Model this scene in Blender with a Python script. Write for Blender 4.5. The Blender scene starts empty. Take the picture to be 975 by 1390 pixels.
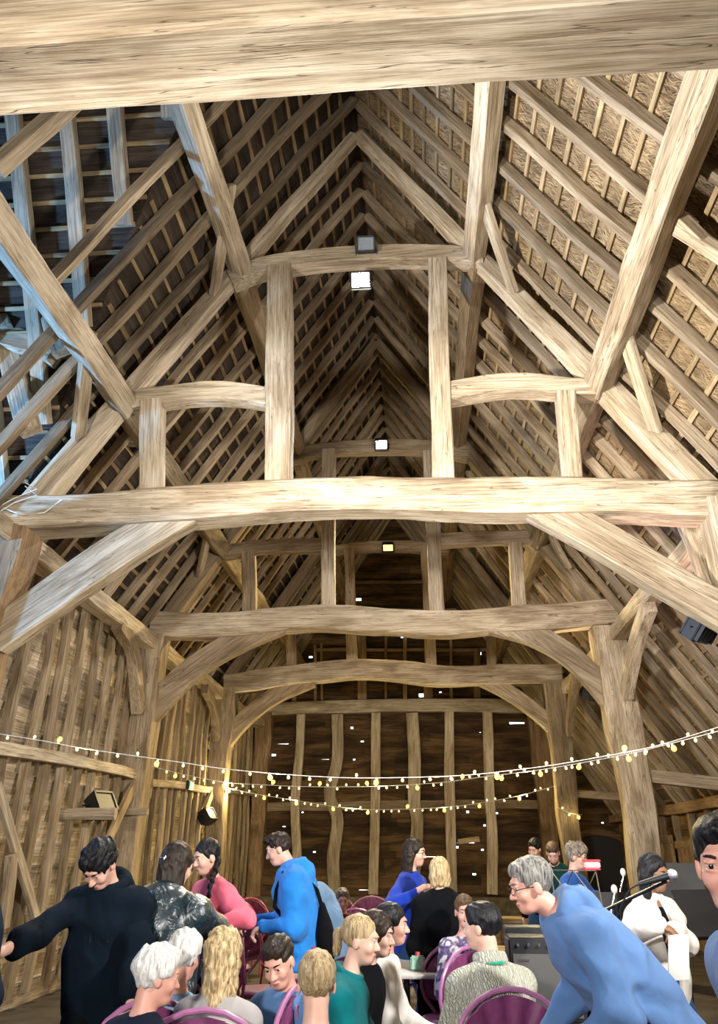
import bpy, bmesh, math, random
import numpy as np
from mathutils import Vector, Matrix, noise
random.seed(7)
R = math.radians
scene = bpy.context.scene
COL = scene.collection

# ---------------------------------------------------------------- camera
FPX, PITCH, YAW, CAMX, CAMZ = 1026.58, .4542, .0776, .607, 1.6
def ray(px, py):
    a = (px - 487.5) / FPX; b = (650 - py) / FPX
    cp, sp = math.cos(PITCH), math.sin(PITCH)
    x, y, z = a, cp - b * sp, sp + b * cp
    c, s = math.cos(-YAW), math.sin(-YAW)
    return Vector((x * c + y * s, -x * s + y * c, z))
def at(px, py, Y):
    """the point of the place at depth Y that the photograph shows at (px, py)"""
    r = ray(px, py); return Vector((CAMX, 0, CAMZ)) + r * (Y / r.y)
def atx(px, py, X):
    r = ray(px, py); return Vector((CAMX, 0, CAMZ)) + r * ((X - CAMX) / r.x)
def mpp(px, py, Y):
    """metres per pixel, across, at that point"""
    return (at(px + 1, py, Y) - at(px, py, Y)).length
cam_d = bpy.data.cameras.new('camera'); cam = bpy.data.objects.new('camera', cam_d); COL.objects.link(cam)
cam.location = (CAMX, 0, CAMZ)
cam.rotation_euler = (math.pi / 2 + PITCH, 0, YAW)
cam_d.sensor_fit = 'VERTICAL'; cam_d.sensor_height = 36; cam_d.lens = 36 * FPX / 1390
cam_d.shift_y = -45 / 1390
cam_d.clip_start = .05; cam_d.clip_end = 300
scene.camera = cam

# ---------------------------------------------------------------- tags
def tag(o, label=None, cat=None, group=None, kind=None):
    if label: o['label'] = label
    if cat: o['category'] = cat
    if group: o['group'] = group
    if kind: o['kind'] = kind
    return o
def link(name, me, parent=None, mat=None):
    o = bpy.data.objects.new(name, me); COL.objects.link(o)
    if parent is not None: o.parent = parent
    if mat is not None and hasattr(me, 'materials') and not len(me.materials): me.materials.append(mat)
    return o
def empty(name, loc, rz=0.0):
    o = bpy.data.objects.new(name, None); COL.objects.link(o)
    o.location = loc; o.rotation_euler = (0, 0, rz); o.empty_display_size = .1
    return o
def copy_tree(o, parent=None):
    c = o.copy(); COL.objects.link(c)
    if parent is not None: c.parent = parent
    for ch in list(o.children): copy_tree(ch, c)
    return c
def finish(me, angle=38):
    for p in me.polygons: p.use_smooth = True
    me.set_sharp_from_angle(angle=R(angle))
    return me

# ---------------------------------------------------------------- materials
def new_mat(name):
    m = bpy.data.materials.new(name); m.use_nodes = True
    nt = m.node_tree; b = nt.nodes['Principled BSDF']
    return m, nt, b
def N(nt, t, **kw):
    n = nt.nodes.new(t)
    for k, v in kw.items():
        if k in n.inputs: n.inputs[k].default_value = v
        else: setattr(n, k, v)
    return n
def ramp(nt, fac, stops):
    r = nt.nodes.new('ShaderNodeValToRGB')
    e = r.color_ramp.elements
    while len(e) < len(stops): e.new(.5)
    for el, (p, c) in zip(e, stops):
        el.position = p; el.color = (c[0], c[1], c[2], 1)
    nt.links.new(fac, r.inputs[0]); return r
def mix(nt, mode, fac, a, b):
    m = nt.nodes.new('ShaderNodeMix'); m.data_type = 'RGBA'; m.blend_type = mode
    if isinstance(fac, (int, float)): m.inputs[0].default_value = fac
    else: nt.links.new(fac, m.inputs[0])
    for s, v in ((6, a), (7, b)):
        if isinstance(v, tuple): m.inputs[s].default_value = (v[0], v[1], v[2], 1)
        else: nt.links.new(v, m.inputs[s])
    return m.outputs[2]
def srgb(r, g, b):
    f = lambda c: (c / 255 / 12.92) if c / 255 <= .04045 else ((c / 255 + .055) / 1.055) ** 2.4
    return (f(r), f(g), f(b))

def oak(name, dark, mid, light, var=.25, bump=.5, crack=1.0, rough=.8, tone=False):
    """hewn oak: grain runs along the timber's own X axis"""
    m, nt, b = new_mat(name)
    L = nt.links.new
    tc = N(nt, 'ShaderNodeTexCoord'); oi = N(nt, 'ShaderNodeObjectInfo')
    off = N(nt, 'ShaderNodeVectorMath', operation='SCALE'); off.inputs[0].default_value = (37, 19, 53); L(oi.outputs['Random'], off.inputs[3])
    add = N(nt, 'ShaderNodeVectorMath', operation='ADD'); L(tc.outputs['Object'], add.inputs[0]); L(off.outputs[0], add.inputs[1])
    def mp(s):
        q = N(nt, 'ShaderNodeMapping'); q.inputs['Scale'].default_value = s; L(add.outputs[0], q.inputs[0]); return q.outputs[0]
    n1 = N(nt, 'ShaderNodeTexNoise', Scale=1.0, Detail=5.0, Roughness=.6, Distortion=.8); L(mp((.8, 4, 4)), n1.inputs['Vector'])
    n2 = N(nt, 'ShaderNodeTexNoise', Scale=1.0, Detail=4.0, Roughness=.65, Distortion=.5); L(mp((1.6, 55, 55)), n2.inputs['Vector'])
    n3 = N(nt, 'ShaderNodeTexNoise', Scale=1.0, Detail=3.0, Roughness=.5, Distortion=1.2); L(mp((.35, 9, 9)), n3.inputs['Vector'])
    n4 = N(nt, 'ShaderNodeTexNoise', Scale=1.0, Detail=3.0, Roughness=.7); L(mp((6, 14, 14)), n4.inputs['Vector'])
    base = ramp(nt, n1.outputs[0], [(.24, dark), (.43, mid), (.62, light)])
    g = ramp(nt, n2.outputs[0], [(.34, (.58, .53, .46)), (.60, (1.10, 1.10, 1.10))])
    c1 = mix(nt, 'MULTIPLY', 1.0, base.outputs[0], g.outputs[0])
    ck = ramp(nt, n3.outputs[0], [(.492, (1, 1, 1)), (.5, (.16, .12, .09)), (.506, (1, 1, 1))])
    c2 = mix(nt, 'MULTIPLY', .75 * crack, c1, ck.outputs[0])
    pits = ramp(nt, n4.outputs[0], [(.24, (.3, .22, .15)), (.30, (1, 1, 1))])
    c3 = mix(nt, 'MULTIPLY', .6, c2, pits.outputs[0])
    rv = N(nt, 'ShaderNodeMapRange'); L(oi.outputs['Random'], rv.inputs[0]); rv.inputs[3].default_value = 1 - var; rv.inputs[4].default_value = 1 + var * .5
    c4 = mix(nt, 'MULTIPLY', 1.0, c3, rv.outputs[0])
    if tone:
        at_ = N(nt, 'ShaderNodeAttribute', attribute_name='tone'); c4 = mix(nt, 'MULTIPLY', 1.0, c4, at_.outputs['Color'])
    L(c4, b.inputs['Base Color']); b.inputs['Roughness'].default_value = rough
    b.inputs['Specular IOR Level'].default_value = .25
    s = N(nt, 'ShaderNodeMath', operation='ADD'); L(n2.outputs[0], s.inputs[0])
    ckb = N(nt, 'ShaderNodeRGBToBW'); L(ck.outputs[0], ckb.inputs[0])
    mm = N(nt, 'ShaderNodeMath', operation='MULTIPLY_ADD'); L(ckb.outputs[0], mm.inputs[0]); mm.inputs[1].default_value = 1.2; L(n1.outputs[0], mm.inputs[2])
    L(mm.outputs[0], s.inputs[1])
    bp = N(nt, 'ShaderNodeBump', Strength=bump, Distance=.012); L(s.outputs[0], bp.inputs['Height']); L(bp.outputs[0], b.inputs['Normal'])
    return m
M = {}
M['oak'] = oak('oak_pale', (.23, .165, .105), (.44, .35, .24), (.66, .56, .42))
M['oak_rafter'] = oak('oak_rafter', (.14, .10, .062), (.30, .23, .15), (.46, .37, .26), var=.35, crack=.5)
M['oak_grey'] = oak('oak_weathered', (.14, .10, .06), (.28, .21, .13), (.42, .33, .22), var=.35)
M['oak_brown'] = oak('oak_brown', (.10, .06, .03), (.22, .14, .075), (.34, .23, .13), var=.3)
M['lath'] = oak('split_lath', (.17, .11, .06), (.36, .26, .14), (.50, .38, .22), var=.35, crack=.2)
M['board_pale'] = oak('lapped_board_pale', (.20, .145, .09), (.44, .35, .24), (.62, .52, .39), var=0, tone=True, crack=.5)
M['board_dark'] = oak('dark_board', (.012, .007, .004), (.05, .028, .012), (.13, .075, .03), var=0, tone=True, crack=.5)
M['board_roof'] = oak('roof_lining_board', (.02, .015, .012), (.05, .038, .03), (.10, .075, .055), var=0, crack=.3)
M['plank_pale'] = oak('pale_planks', (.22, .15, .08), (.42, .31, .18), (.58, .45, .28), var=.2)

def plain(name, col, rough=.6, metal=0.0, spec=.5, noise_amt=.15, nscale=30, bump=.0, sheen=0, coat=0):
    m, nt, b = new_mat(name); L = nt.links.new
    tc = N(nt, 'ShaderNodeTexCoord'); n = N(nt, 'ShaderNodeTexNoise', Scale=float(nscale), Detail=4.0); L(tc.outputs['Object'], n.inputs['Vector'])
    r = ramp(nt, n.outputs[0], [(.3, tuple(c * (1 - noise_amt) for c in col)), (.7, tuple(min(1, c * (1 + noise_amt)) for c in col))])
    L(r.outputs[0], b.inputs['Base Color']); b.inputs['Roughness'].default_value = rough; b.inputs['Metallic'].default_value = metal
    b.inputs['Specular IOR Level'].default_value = spec
    if sheen: b.inputs['Sheen Weight'].default_value = sheen
    if coat: b.inputs['Coat Weight'].default_value = coat; b.inputs['Coat Roughness'].default_value = .3
    if bump:
        bp = N(nt, 'ShaderNodeBump', Strength=bump, Distance=.004); L(n.outputs[0], bp.inputs['Height']); L(bp.outputs[0], b.inputs['Normal'])
    return m
def fabric(name, col, amt=.12, scale=9, rough=.95, bump=.35, weave=420):
    m, nt, b = new_mat(name); L = nt.links.new
    tc = N(nt, 'ShaderNodeTexCoord')
    n = N(nt, 'ShaderNodeTexNoise', Scale=float(scale) * .7, Detail=1.5, Roughness=.45, Distortion=.7); L(tc.outputs['Object'], n.inputs['Vector'])
    w = N(nt, 'ShaderNodeTexNoise', Scale=float(weave), Detail=1.0); L(tc.outputs['Object'], w.inputs['Vector'])
    r = ramp(nt, n.outputs[0], [(.3, tuple(c * (1 - amt) for c in col)), (.7, tuple(min(1, c * (1 + amt)) for c in col))])
    L(r.outputs[0], b.inputs['Base Color']); b.inputs['Roughness'].default_value = rough
    b.inputs['Specular IOR Level'].default_value = .15; b.inputs['Sheen Weight'].default_value = .12 if max(col) > .05 else .0
    s = N(nt, 'ShaderNodeMath', operation='MULTIPLY_ADD'); L(w.outputs[0], s.inputs[0]); s.inputs[1].default_value = .05; L(n.outputs[0], s.inputs[2])
    bp = N(nt, 'ShaderNodeBump', Strength=min(1, bump * 2.2), Distance=.05); L(s.outputs[0], bp.inputs['Height']); L(bp.outputs[0], b.inputs['Normal'])
    return m
def emit(name, col, strength):
    m, nt, b = new_mat(name)
    b.inputs['Base Color'].default_value = (*col, 1); b.inputs['Emission Color'].default_value = (*col, 1); b.inputs['Emission Strength'].default_value = strength
    return m
# reed underlay of the right slope: bundles of reeds running roughly down the slope (mesh Y), crossing at slight angles
def reed():
    m, nt, b = new_mat('reed_underlay'); L = nt.links.new
    tc = N(nt, 'ShaderNodeTexCoord')
    w = N(nt, 'ShaderNodeTexNoise', Scale=3.0, Detail=3.0); L(tc.outputs['Object'], w.inputs['Vector'])
    ws = N(nt, 'ShaderNodeVectorMath', operation='SCALE'); L(w.outputs['Color'], ws.inputs[0]); ws.inputs[3].default_value = .22
    ad = N(nt, 'ShaderNodeVectorMath', operation='ADD'); L(tc.outputs['Object'], ad.inputs[0]); L(ws.outputs[0], ad.inputs[1])
    outs = []
    for rot in (.25, -.35):
        q = N(nt, 'ShaderNodeMapping'); q.inputs['Rotation'].default_value = (0, 0, rot); L(ad.outputs[0], q.inputs[0])
        q2 = N(nt, 'ShaderNodeMapping'); q2.inputs['Scale'].default_value = (120, 6, 6); L(q.outputs[0], q2.inputs[0])
        n = N(nt, 'ShaderNodeTexNoise', Scale=1.0, Detail=3.0, Roughness=.6, Distortion=.4); L(q2.outputs[0], n.inputs['Vector']); outs.append(n.outputs[0])
    mx = N(nt, 'ShaderNodeMath', operation='MAXIMUM'); L(outs[0], mx.inputs[0]); L(outs[1], mx.inputs[1])
    big = N(nt, 'ShaderNodeTexNoise', Scale=1.7, Detail=3.0); L(tc.outputs['Object'], big.inputs['Vector'])
    r = ramp(nt, mx.outputs[0], [(.42, (.05, .03, .013)), (.51, (.30, .20, .10)), (.62, (.62, .47, .27))])
    r2 = ramp(nt, big.outputs[0], [(.35, (.6, .55, .5)), (.65, (1.1, 1.05, 1))])
    c = mix(nt, 'MULTIPLY', 1.0, r.outputs[0], r2.outputs[0])
    L(c, b.inputs['Base Color']); b.inputs['Roughness'].default_value = .7
    bp = N(nt, 'ShaderNodeBump', Strength=1.0, Distance=.03); L(mx.outputs[0], bp.inputs['Height']); L(bp.outputs[0], b.inputs['Normal'])
    return m
M['reed'] = reed()
M['floor'] = plain('beaten_floor', (.055, .042, .032), rough=.85, noise_amt=.5, nscale=3, bump=.4)
M['plinth'] = plain('stone_plinth', (.13, .105, .07), rough=.9, noise_amt=.45, nscale=7, bump=.8)
M['black'] = plain('black_plastic', (.012, .012, .014), rough=.45)
M['black_metal'] = plain('black_metal', (.015, .015, .017), rough=.35, metal=.6)
M['chrome'] = plain('chrome', (.7, .7, .7), rough=.2, metal=1.0, noise_amt=.02)
M['iron'] = plain('old_iron', (.08, .07, .06), rough=.6, metal=.7)
M['white_cable'] = plain('white_cable', (.75, .72, .66), rough=.5)

# ---------------------------------------------------------------- mesh helpers
def mesh_from(name, verts, faces):
    me = bpy.data.meshes.new(name); me.from_pydata([tuple(v) for v in verts], [], faces); me.update(); return me
class MB:
    """collects simple solids, links them as one mesh object"""
    def __init__(s): s.v = []; s.f = []; s.mi = []
    def add(s, vs, fs, mi=0):
        o = len(s.v); s.v += [Vector(v) for v in vs]; s.f += [tuple(i + o for i in f) for f in fs]; s.mi += [mi] * len(fs)
    def box(s, c, size, rot=None, mi=0, bev=0.0):
        hx, hy, hz = [q / 2 for q in size]
        if bev:
            bm = bmesh.new(); bmesh.ops.create_cube(bm, size=1)
            for v in bm.verts: v.co = Vector((v.co.x * size[0], v.co.y * size[1], v.co.z * size[2]))
            bmesh.ops.bevel(bm, geom=list(bm.edges), offset=bev, segments=2, affect='EDGES')
            bm.verts.index_update()
            vs = [v.co.copy() for v in bm.verts]; fs = [tuple(v.index for v in f.verts) for f in bm.faces]; bm.free()
        else:
            vs = [Vector((x, y, z)) for x in (-hx, hx) for y in (-hy, hy) for z in (-hz, hz)]
            fs = [(0, 1, 3, 2), (4, 6, 7, 5), (0, 4, 5, 1), (2, 3, 7, 6), (0, 2, 6, 4), (1, 5, 7, 3)]
        if rot is not None: vs = [rot @ v for v in vs]
        s.add([v + Vector(c) for v in vs], fs, mi)
    def tube(s, pts, rad, n=8, mi=0, cap=True, close=False):
        pts = [Vector(p) for p in pts]; k = len(pts)
        rads = rad if isinstance(rad, (list, tuple)) else [rad] * k
        vs = []; fs = []; ref = None
        for i, p in enumerate(pts):
            if close: t = pts[(i + 1) % k] - pts[i - 1]
            else: t = pts[min(i + 1, k - 1)] - pts[max(i - 1, 0)]
            t = t.normalized() if t.length > 1e-9 else Vector((0, 0, 1))
            if ref is None: ref = t.orthogonal().normalized()
            ref = (ref - t * ref.dot(t)); ref = ref.normalized() if ref.length > 1e-6 else t.orthogonal().normalized()
            b = t.cross(ref)
            for j in range(n):
                a = 2 * math.pi * j / n; vs.append(p + (ref * math.cos(a) + b * math.sin(a)) * rads[i])
        for i in range(k if close else k - 1):
            for j in range(n):
                a, b_ = i * n + j, i * n + (j + 1) % n; c, d = ((i + 1) % k) * n + (j + 1) % n, ((i + 1) % k) * n + j
                fs.append((a, b_, c, d))
        if cap and not close: fs += [tuple(reversed(range(n))), tuple(range((k - 1) * n, k * n))]
        s.add(vs, fs, mi)
    def ball(s, c, r, n=10, m=7, sc=(1, 1, 1), mi=0):
        vs = []; fs = []
        for i in range(m + 1):
            th = math.pi * i / m
            for j in range(n):
                a = 2 * math.pi * j / n
                vs.append(Vector((math.sin(th) * math.cos(a) * sc[0], math.sin(th) * math.sin(a) * sc[1], math.cos(th) * sc[2])) * r + Vector(c))
        for i in range(m):
            for j in range(n):
                fs.append((i * n + j, (i + 1) * n + j, (i + 1) * n + (j + 1) % n, i * n + (j + 1) % n))
        s.add(vs, fs, mi)
    def build(s, name, mats, parent=None, smooth=True, angle=38):
        me = mesh_from(name, s.v, s.f)
        bm = bmesh.new(); bm.from_mesh(me); bmesh.ops.remove_doubles(bm, verts=bm.verts, dist=1e-6); 
        bm.to_mesh(me); bm.free()
        if not isinstance(mats, (list, tuple)): mats = [mats]
        for m_ in mats: me.materials.append(m_)
        if len(mats) > 1 and len(me.polygons) == len(s.mi):
            for p, i in zip(me.polygons, s.mi): p.material_index = i
        if smooth: finish(me, angle)
        return link(name, me, parent)

SEED = [0]
def timber(name, pts, w, d, ref=(0, 1, 0), mat='oak', parent=None, rough=1.0, taper=(1, 1), seg=.16, wane=.075, wob=.012):
    """a hewn beam along the polyline pts; w across, d along ref; its own X axis runs with the grain"""
    SEED[0] += 1; sd = SEED[0] * 13.7
    pts = [Vector(p) for p in pts]; P0, P1 = pts[0], pts[-1]
    X = (P1 - P0).normalized(); rf = Vector(ref); Yv = (rf - X * rf.dot(X)).normalized(); Zv = X.cross(Yv)
    Rm = Matrix((X, Yv, Zv)).transposed(); org = (P0 + P1) / 2
    lp = [Rm.transposed() @ (p - org) for p in pts]
    # smooth resample (Catmull-Rom through the points)
    L = sum((lp[i + 1] - lp[i]).length for i in range(len(lp) - 1)); n = max(2, int(L / seg))
    def cr(t):
        q = t * (len(lp) - 1); i = min(int(q), len(lp) - 2); u = q - i
        a = lp[max(i - 1, 0)]; b = lp[i]; c = lp[i + 1]; e = lp[min(i + 2, len(lp) - 1)]
        if i == 0: a = b * 2 - c
        if i + 2 > len(lp) - 1: e = c * 2 - b
        return .5 * ((2 * b) + (c - a) * u + (2 * a - 5 * b + 4 * c - e) * u * u + (3 * b - a - 3 * c + e) * u ** 3)
    vs = []; fs = []; ring = None
    for i in range(n + 1):
        t = i / n; c = cr(t); tn = (cr(min(1, t + .01)) - cr(max(0, t - .01))).normalized()
        yv = (Vector((0, 1, 0)) - tn * tn.y).normalized(); zv = tn.cross(yv)
        k = taper[0] + (taper[1] - taper[0]) * t
        xx = c.x
        nz = lambda a, f=1.0: noise.noise(Vector((xx * .9 * f, a * 7.1, sd)))
        W = w * k * (1 + .10 * rough * nz(1)); D = d * k * (1 + .10 * rough * nz(2))
        c = c + yv * wob * rough * nz(3) * 1.5 + zv * wob * rough * nz(4) * 1.5
        ch = wane * min(W, D) * (.55 + .9 * abs(nz(5, .7)))
        hw, hd = W / 2, D / 2
        sec = [(-hd, -hw + ch), (-hd, 0), (-hd, hw - ch), (-hd + ch, hw), (0, hw), (hd - ch, hw), (hd, hw - ch), (hd, 0), (hd, -hw + ch), (hd - ch, -hw), (0, -hw), (-hd + ch, -hw)]
        for j, (a, b) in enumerate(sec):
            q = noise.noise(Vector((xx * 2.6, j * 1.9, sd + 3))) * .035 * rough * min(W, D) + noise.noise(Vector((xx * 7, j * 3.3, sd + 9))) * .012 * rough * min(W, D)
            l = math.hypot(a, b); s_ = 1 + q / max(l, 1e-4)
            vs.append(c + yv * a * s_ + zv * b * s_)
        m = 12
        if i:
            o = (i - 1) * m
            for j in range(m): fs.append((o + j, o + (j + 1) % m, o + m + (j + 1) % m, o + m + j))
    fs.append(tuple(reversed(range(12)))); fs.append(tuple(range(n * 12, n * 12 + 12)))
    me = mesh_from(name, vs, fs)
    bm = bmesh.new(); bm.from_mesh(me); bmesh.ops.recalc_face_normals(bm, faces=bm.faces); bm.to_mesh(me); bm.free()
    finish(me, 32)
    o = link(name, me, parent, M[mat] if isinstance(mat, str) else mat)
    o.matrix_world = Matrix.Translation(org) @ Rm.to_4x4()
    return o
ORD = 'first second third fourth fifth sixth seventh eighth ninth tenth eleventh twelfth thirteenth fourteenth fifteenth sixteenth seventeenth eighteenth nineteenth twentieth'.split()
def ordn(i):
    if i < 20: return ORD[i]
    tens = {2: 'twenty', 3: 'thirty', 4: 'forty'}[(i + 1) // 10]
    r = (i + 1) % 10
    return (tens[:-1] + 'ieth') if r == 0 else tens + '-' + ORD[r - 1]
# ================================================================= the barn
T = {0: 2.17, 1: 7.33, 2: 12.11, 3: 16.74, 4: 21.32}
TNAME = {0: 'the tie beam overhead', 1: 'the floodlit first truss', 2: 'the second truss', 3: 'the third truss', 4: 'the end wall'}
SL = 1.55; NV = math.sqrt(1 + SL * SL)          # slope; vertical / perpendicular
RC = 10.84                                        # rafter centre line at the ridge
def roof_pt(side, z, Y, c=RC): return Vector((side * (c - z) / SL, Y, z))
def nrm(side): return Vector((side * SL / NV, 0, 1 / NV))
YB, YE = -5.9, 21.5
EAVE_L, EAVE_R = 4.62, 2.36

def board_mesh(name, rows, mat, lap=.025, thick=.02, tone=(.7, 1.25), maxlen=3.4, holes=(), gapc=0.0):
    """rows: list of (x0, x1, z0, z1); local x along, y towards the room (negative side), z up"""
    vs = []; fs = []; tn = []
    rnd = random.Random(hash(name) % 1000 if False else len(name) * 31)
    def bd(x0, x1, z0, z1, t, lp):
        o = len(vs)
        y0b, y0t = -lp - thick, -thick
        n = max(1, int((x1 - x0) / .5))
        for i in range(n + 1):
            x = x0 + (x1 - x0) * i / n; w = .006 * math.sin(x * 5 + z0 * 31)
            vs.extend([(x, y0b, z0 + w), (x, y0t, z1 + w), (x, .0, z1 + w), (x, -lp + .004, z0 + w)])
        for i in range(n):
            a = o + i * 4
            fs.extend([(a, a + 4, a + 5, a + 1), (a + 1, a + 5, a + 6, a + 2), (a + 2, a + 6, a + 7, a + 3), (a + 3, a + 7, a + 4, a)]); tn.extend([t] * 4)
        fs.append((o, o + 1, o + 2, o + 3)); e = o + n * 4; fs.append((e + 3, e + 2, e + 1, e)); tn.extend([t] * 2)
    for (x0, x1, z0, z1) in rows:
        cuts = [x0]
        while x1 - cuts[-1] > maxlen: cuts.append(cuts[-1] + rnd.uniform(maxlen * .45, maxlen))
        cuts.append(x1)
        for a, b in zip(cuts, cuts[1:]):
            if b - a < .03: continue
            t = rnd.uniform(*tone); lp = lap * rnd.uniform(.6, 1.3)
            hs = sorted([h for h in holes if z0 <= h[2] < z1 and a + .01 < h[0] and h[1] < b - .01])
            x = a
            for h in hs:
                if h[0] <= x + .01: continue
                bd(x, h[0], z0, z1 + .012, t, lp)
                zl, zh = max(z0, h[2] - h[3] / 2), min(z1, h[2] + h[3] / 2)
                if zl - z0 > .004: bd(h[0], h[1], z0, zl, t, lp)
                if z1 - zh > .004: bd(h[0], h[1], zh, z1 + .012, t, lp)
                x = h[1]
            bd(x, b, z0, z1 + .012, t, lp)
    me = mesh_from(name, vs, fs)
    ca = me.color_attributes.new('tone', 'FLOAT_COLOR', 'CORNER')
    for p, t in zip(me.polygons, tn):
        for li in p.loop_indices: ca.data[li].color = (t, t, t, 1)
    o = link(name, me, None, M[mat]); tag(o, kind='structure'); return o

# floor
mb = MB(); mb.box((0, 7.8, -.05), (20, 30, .1)); o = mb.build('floor', M['floor'], smooth=False); tag(o, kind='structure')
# end wall: horizontal dark boards with chinks of daylight
WY = 21.50
CH = [(371, 1025, 8, 3), (384, 1010, 16, 1.2), (496, 967, 3, 3), (478, 988, 3.5, 3), (492, 1007, 4, 3), (441, 1031, 12, 1.3), (481, 1031, 3, 2), (386, 1123, 4, 3.5), (411, 1103, 2.5, 2), (427, 1156, 3.5, 3),
      (572, 944, 6, 5), (637, 964, 6, 5), (702, 983, 20, 6), (652, 995, 2.5, 2), (592, 999, 22, 1), (701, 1041, 20, 1), (748, 1057, 6, 6), (635, 1102, 3.5, 3), (674, 1104, 4, 3), (658, 1121, 3, 3), (604, 1128, 2.5, 2.5),
      (632, 1145, 24, 2.6), (655, 1154, 3.5, 3), (621, 1150, 3, 2.5), (644, 1187, 4.5, 4), (586, 1163, 25, 1.5), (635, 1083, 30, 1), (620, 1201, 18, 1.3), (690, 1211, 14, 1.2), (820, 1140, 22, 1.3), (834, 1097, 7, 6),
      (651, 888, 5, 5), (475, 798, 6, 3), (422, 893, 5, 4), (487, 813, 7, 7), (528, 863, 3, 2), (546, 865, 3, 2), (571, 944, 3, 3), (818, 1117, 3, 2.5), (496, 1208, 16, 1.2), (700, 905, 3, 2), (598, 940, 3, 2)]
holes = []
for px, py, w, h in CH:
    p = at(px, py, WY); s = mpp(px, py, WY); holes.append((p.x - w * s / 2, p.x + w * s / 2, p.z, h * s * (.8 if h > 1.9 else .45)))
rows = []; z = 0.0; k = 0
while z < 11.1:
    h = .19 + .05 * math.sin(k * 2.3); h = min(h, 11.2 - z)
    zt = z
    xl = -4.05 if z < 4.7 else -(11.12 - z) / SL; xr = min(5.6, (11.12 - z) / SL)
    if xr - xl > .1: rows.append((max(xl, -4.05), xr, z, z + h))
    z += h; k += 1
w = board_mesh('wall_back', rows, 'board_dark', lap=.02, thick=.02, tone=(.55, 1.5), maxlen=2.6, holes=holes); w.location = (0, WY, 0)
# plinth at the foot of the end wall
mb = MB(); mb.box((.8, 21.35, .26), (9.2, .5, .52), bev=.02)
o = mb.build('trim_1', M['plinth']); tag(o, kind='structure')

# left wall: lapped pale boards behind the studs
rows = []; z = .0
while z < 4.75: rows.append((-4.0, 21.55, z, z + .235)); z += .235
rows = [(0 + 7.3 - 2.17 + .0 if r[2] < 0 else r[0], r[1], r[2], r[3]) for r in rows]
left_rows = [(7.3, 21.55, r[2], r[3]) for r in rows] + [(-5.9, 2.2, r[2], r[3]) for r in rows]
w = board_mesh('wall_left', left_rows, 'board_pale', lap=.06, thick=.02, tone=(.6, 1.45), maxlen=1.6)
w.rotation_euler = (0, 0, R(90)); w.location = (-3.98, 0, 0); w.scale = (1, -1, 1)
for v in w.data.vertices: v.co.y = -v.co.y
w.scale = (1, 1, 1); w.data.flip_normals()
for v in w.data.vertices: v.co.y = v.co.y
# right outer wall
rows = [(-5.9, 21.55, z * .24, z * .24 + .24) for z in range(10)]
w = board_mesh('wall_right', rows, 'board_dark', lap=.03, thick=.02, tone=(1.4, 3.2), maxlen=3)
w.rotation_euler = (0, 0, R(-90)); w.location = (5.55, 0, 0)
for v in w.data.vertices: v.co.x = -v.co.x
w.data.flip_normals()
# wall behind the camera
rows = []
z = 0
while z < 11.1: rows.append((-min(4.05, (11.12 - z) / SL + 0), min(5.6, (11.12 - z) / SL), z, z + .24)); z += .24
w = board_mesh('wall_front', rows, 'board_pale', tone=(.4, .9)); w.location = (0, YB, 0)

# roof covering: reeds on the right, dark boards on the left and over the porch
def slab(name, polys, side, mat, cc):
    """polys in (Y, z) on the slope of that side; local x = world Y, local y = down the slope"""
    vs = []; fs = []; d = Vector((side / NV, 0, -SL / NV)); n = nrm(side)
    for poly in polys:
        o = len(vs); k = len(poly)
        for (Y, z) in poly:
            p = roof_pt(side, z, Y, cc); vs.append((Y, (p - roof_pt(side, cc, Y, cc)).dot(d), 0))
        for (Y, z) in poly:
            p = roof_pt(side, z, Y, cc); vs.append((Y, (p - roof_pt(side, cc, Y, cc)).dot(d), .06))
        fs.append(tuple(range(o, o + k))); fs.append(tuple(reversed(range(o + k, o + 2 * k))))
        for i in range(k): fs.append((o + i, o + (i + 1) % k, o + k + (i + 1) % k, o + k + i))
    me = mesh_from(name, vs, fs)
    bm = bmesh.new(); bm.from_mesh(me); bmesh.ops.recalc_face_normals(bm, faces=bm.faces); bm.to_mesh(me); bm.free()
    o = link(name, me, None, M[mat]); tag(o, kind='structure')
    X = Vector((0, 1, 0)); Z = n
    Rm = Matrix((X, d, Z)).transposed()
    o.matrix_world = Matrix.Translation(Vector((0, 0, cc))) @ Rm.to_4x4(); return o
CC = RC + .085 * NV + .01
slab('ceiling_right', [[(YB, CC + .0), (YE, CC + .0), (YE, EAVE_R - .1), (YB, EAVE_R - .1)]], 1, 'reed', CC)
PY, PZ, PS = 4.84, CC - 1.95, 1.5                 # porch ridge
zl = EAVE_L - .1; dz = PZ - zl
slab('ceiling_left', [[(YB, CC), (YE, CC), (YE, PZ), (YB, PZ)], [(YB, PZ), (PY, PZ), (PY - dz / PS, zl), (YB, zl)], [(PY, PZ), (YE, PZ), (YE, zl), (PY + dz / PS, zl)]], -1, 'board_roof', CC)
for s_, nm in ((1, 'ceiling_porch_far'), (-1, 'ceiling_porch_near')):
    xr = lambda z: -(CC - z) / SL
    zb = 4.75
    pts = [(xr(PZ), PY, PZ), (xr(zb), PY + s_ * (PZ - zb) / PS, zb), (-7.6, PY + s_ * (PZ - zb) / PS, zb), (-7.6, PY, PZ)]
    up = Vector((0, 0, .05))
    me = mesh_from(nm, [Vector(p) for p in pts] + [Vector(p) + up for p in pts], [(0, 1, 2, 3), (7, 6, 5, 4), (0, 4, 5, 1), (1, 5, 6, 2), (2, 6, 7, 3), (3, 7, 4, 0)])
    o = link(nm, me, None, M['board_roof']); tag(o, kind='structure')
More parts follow.
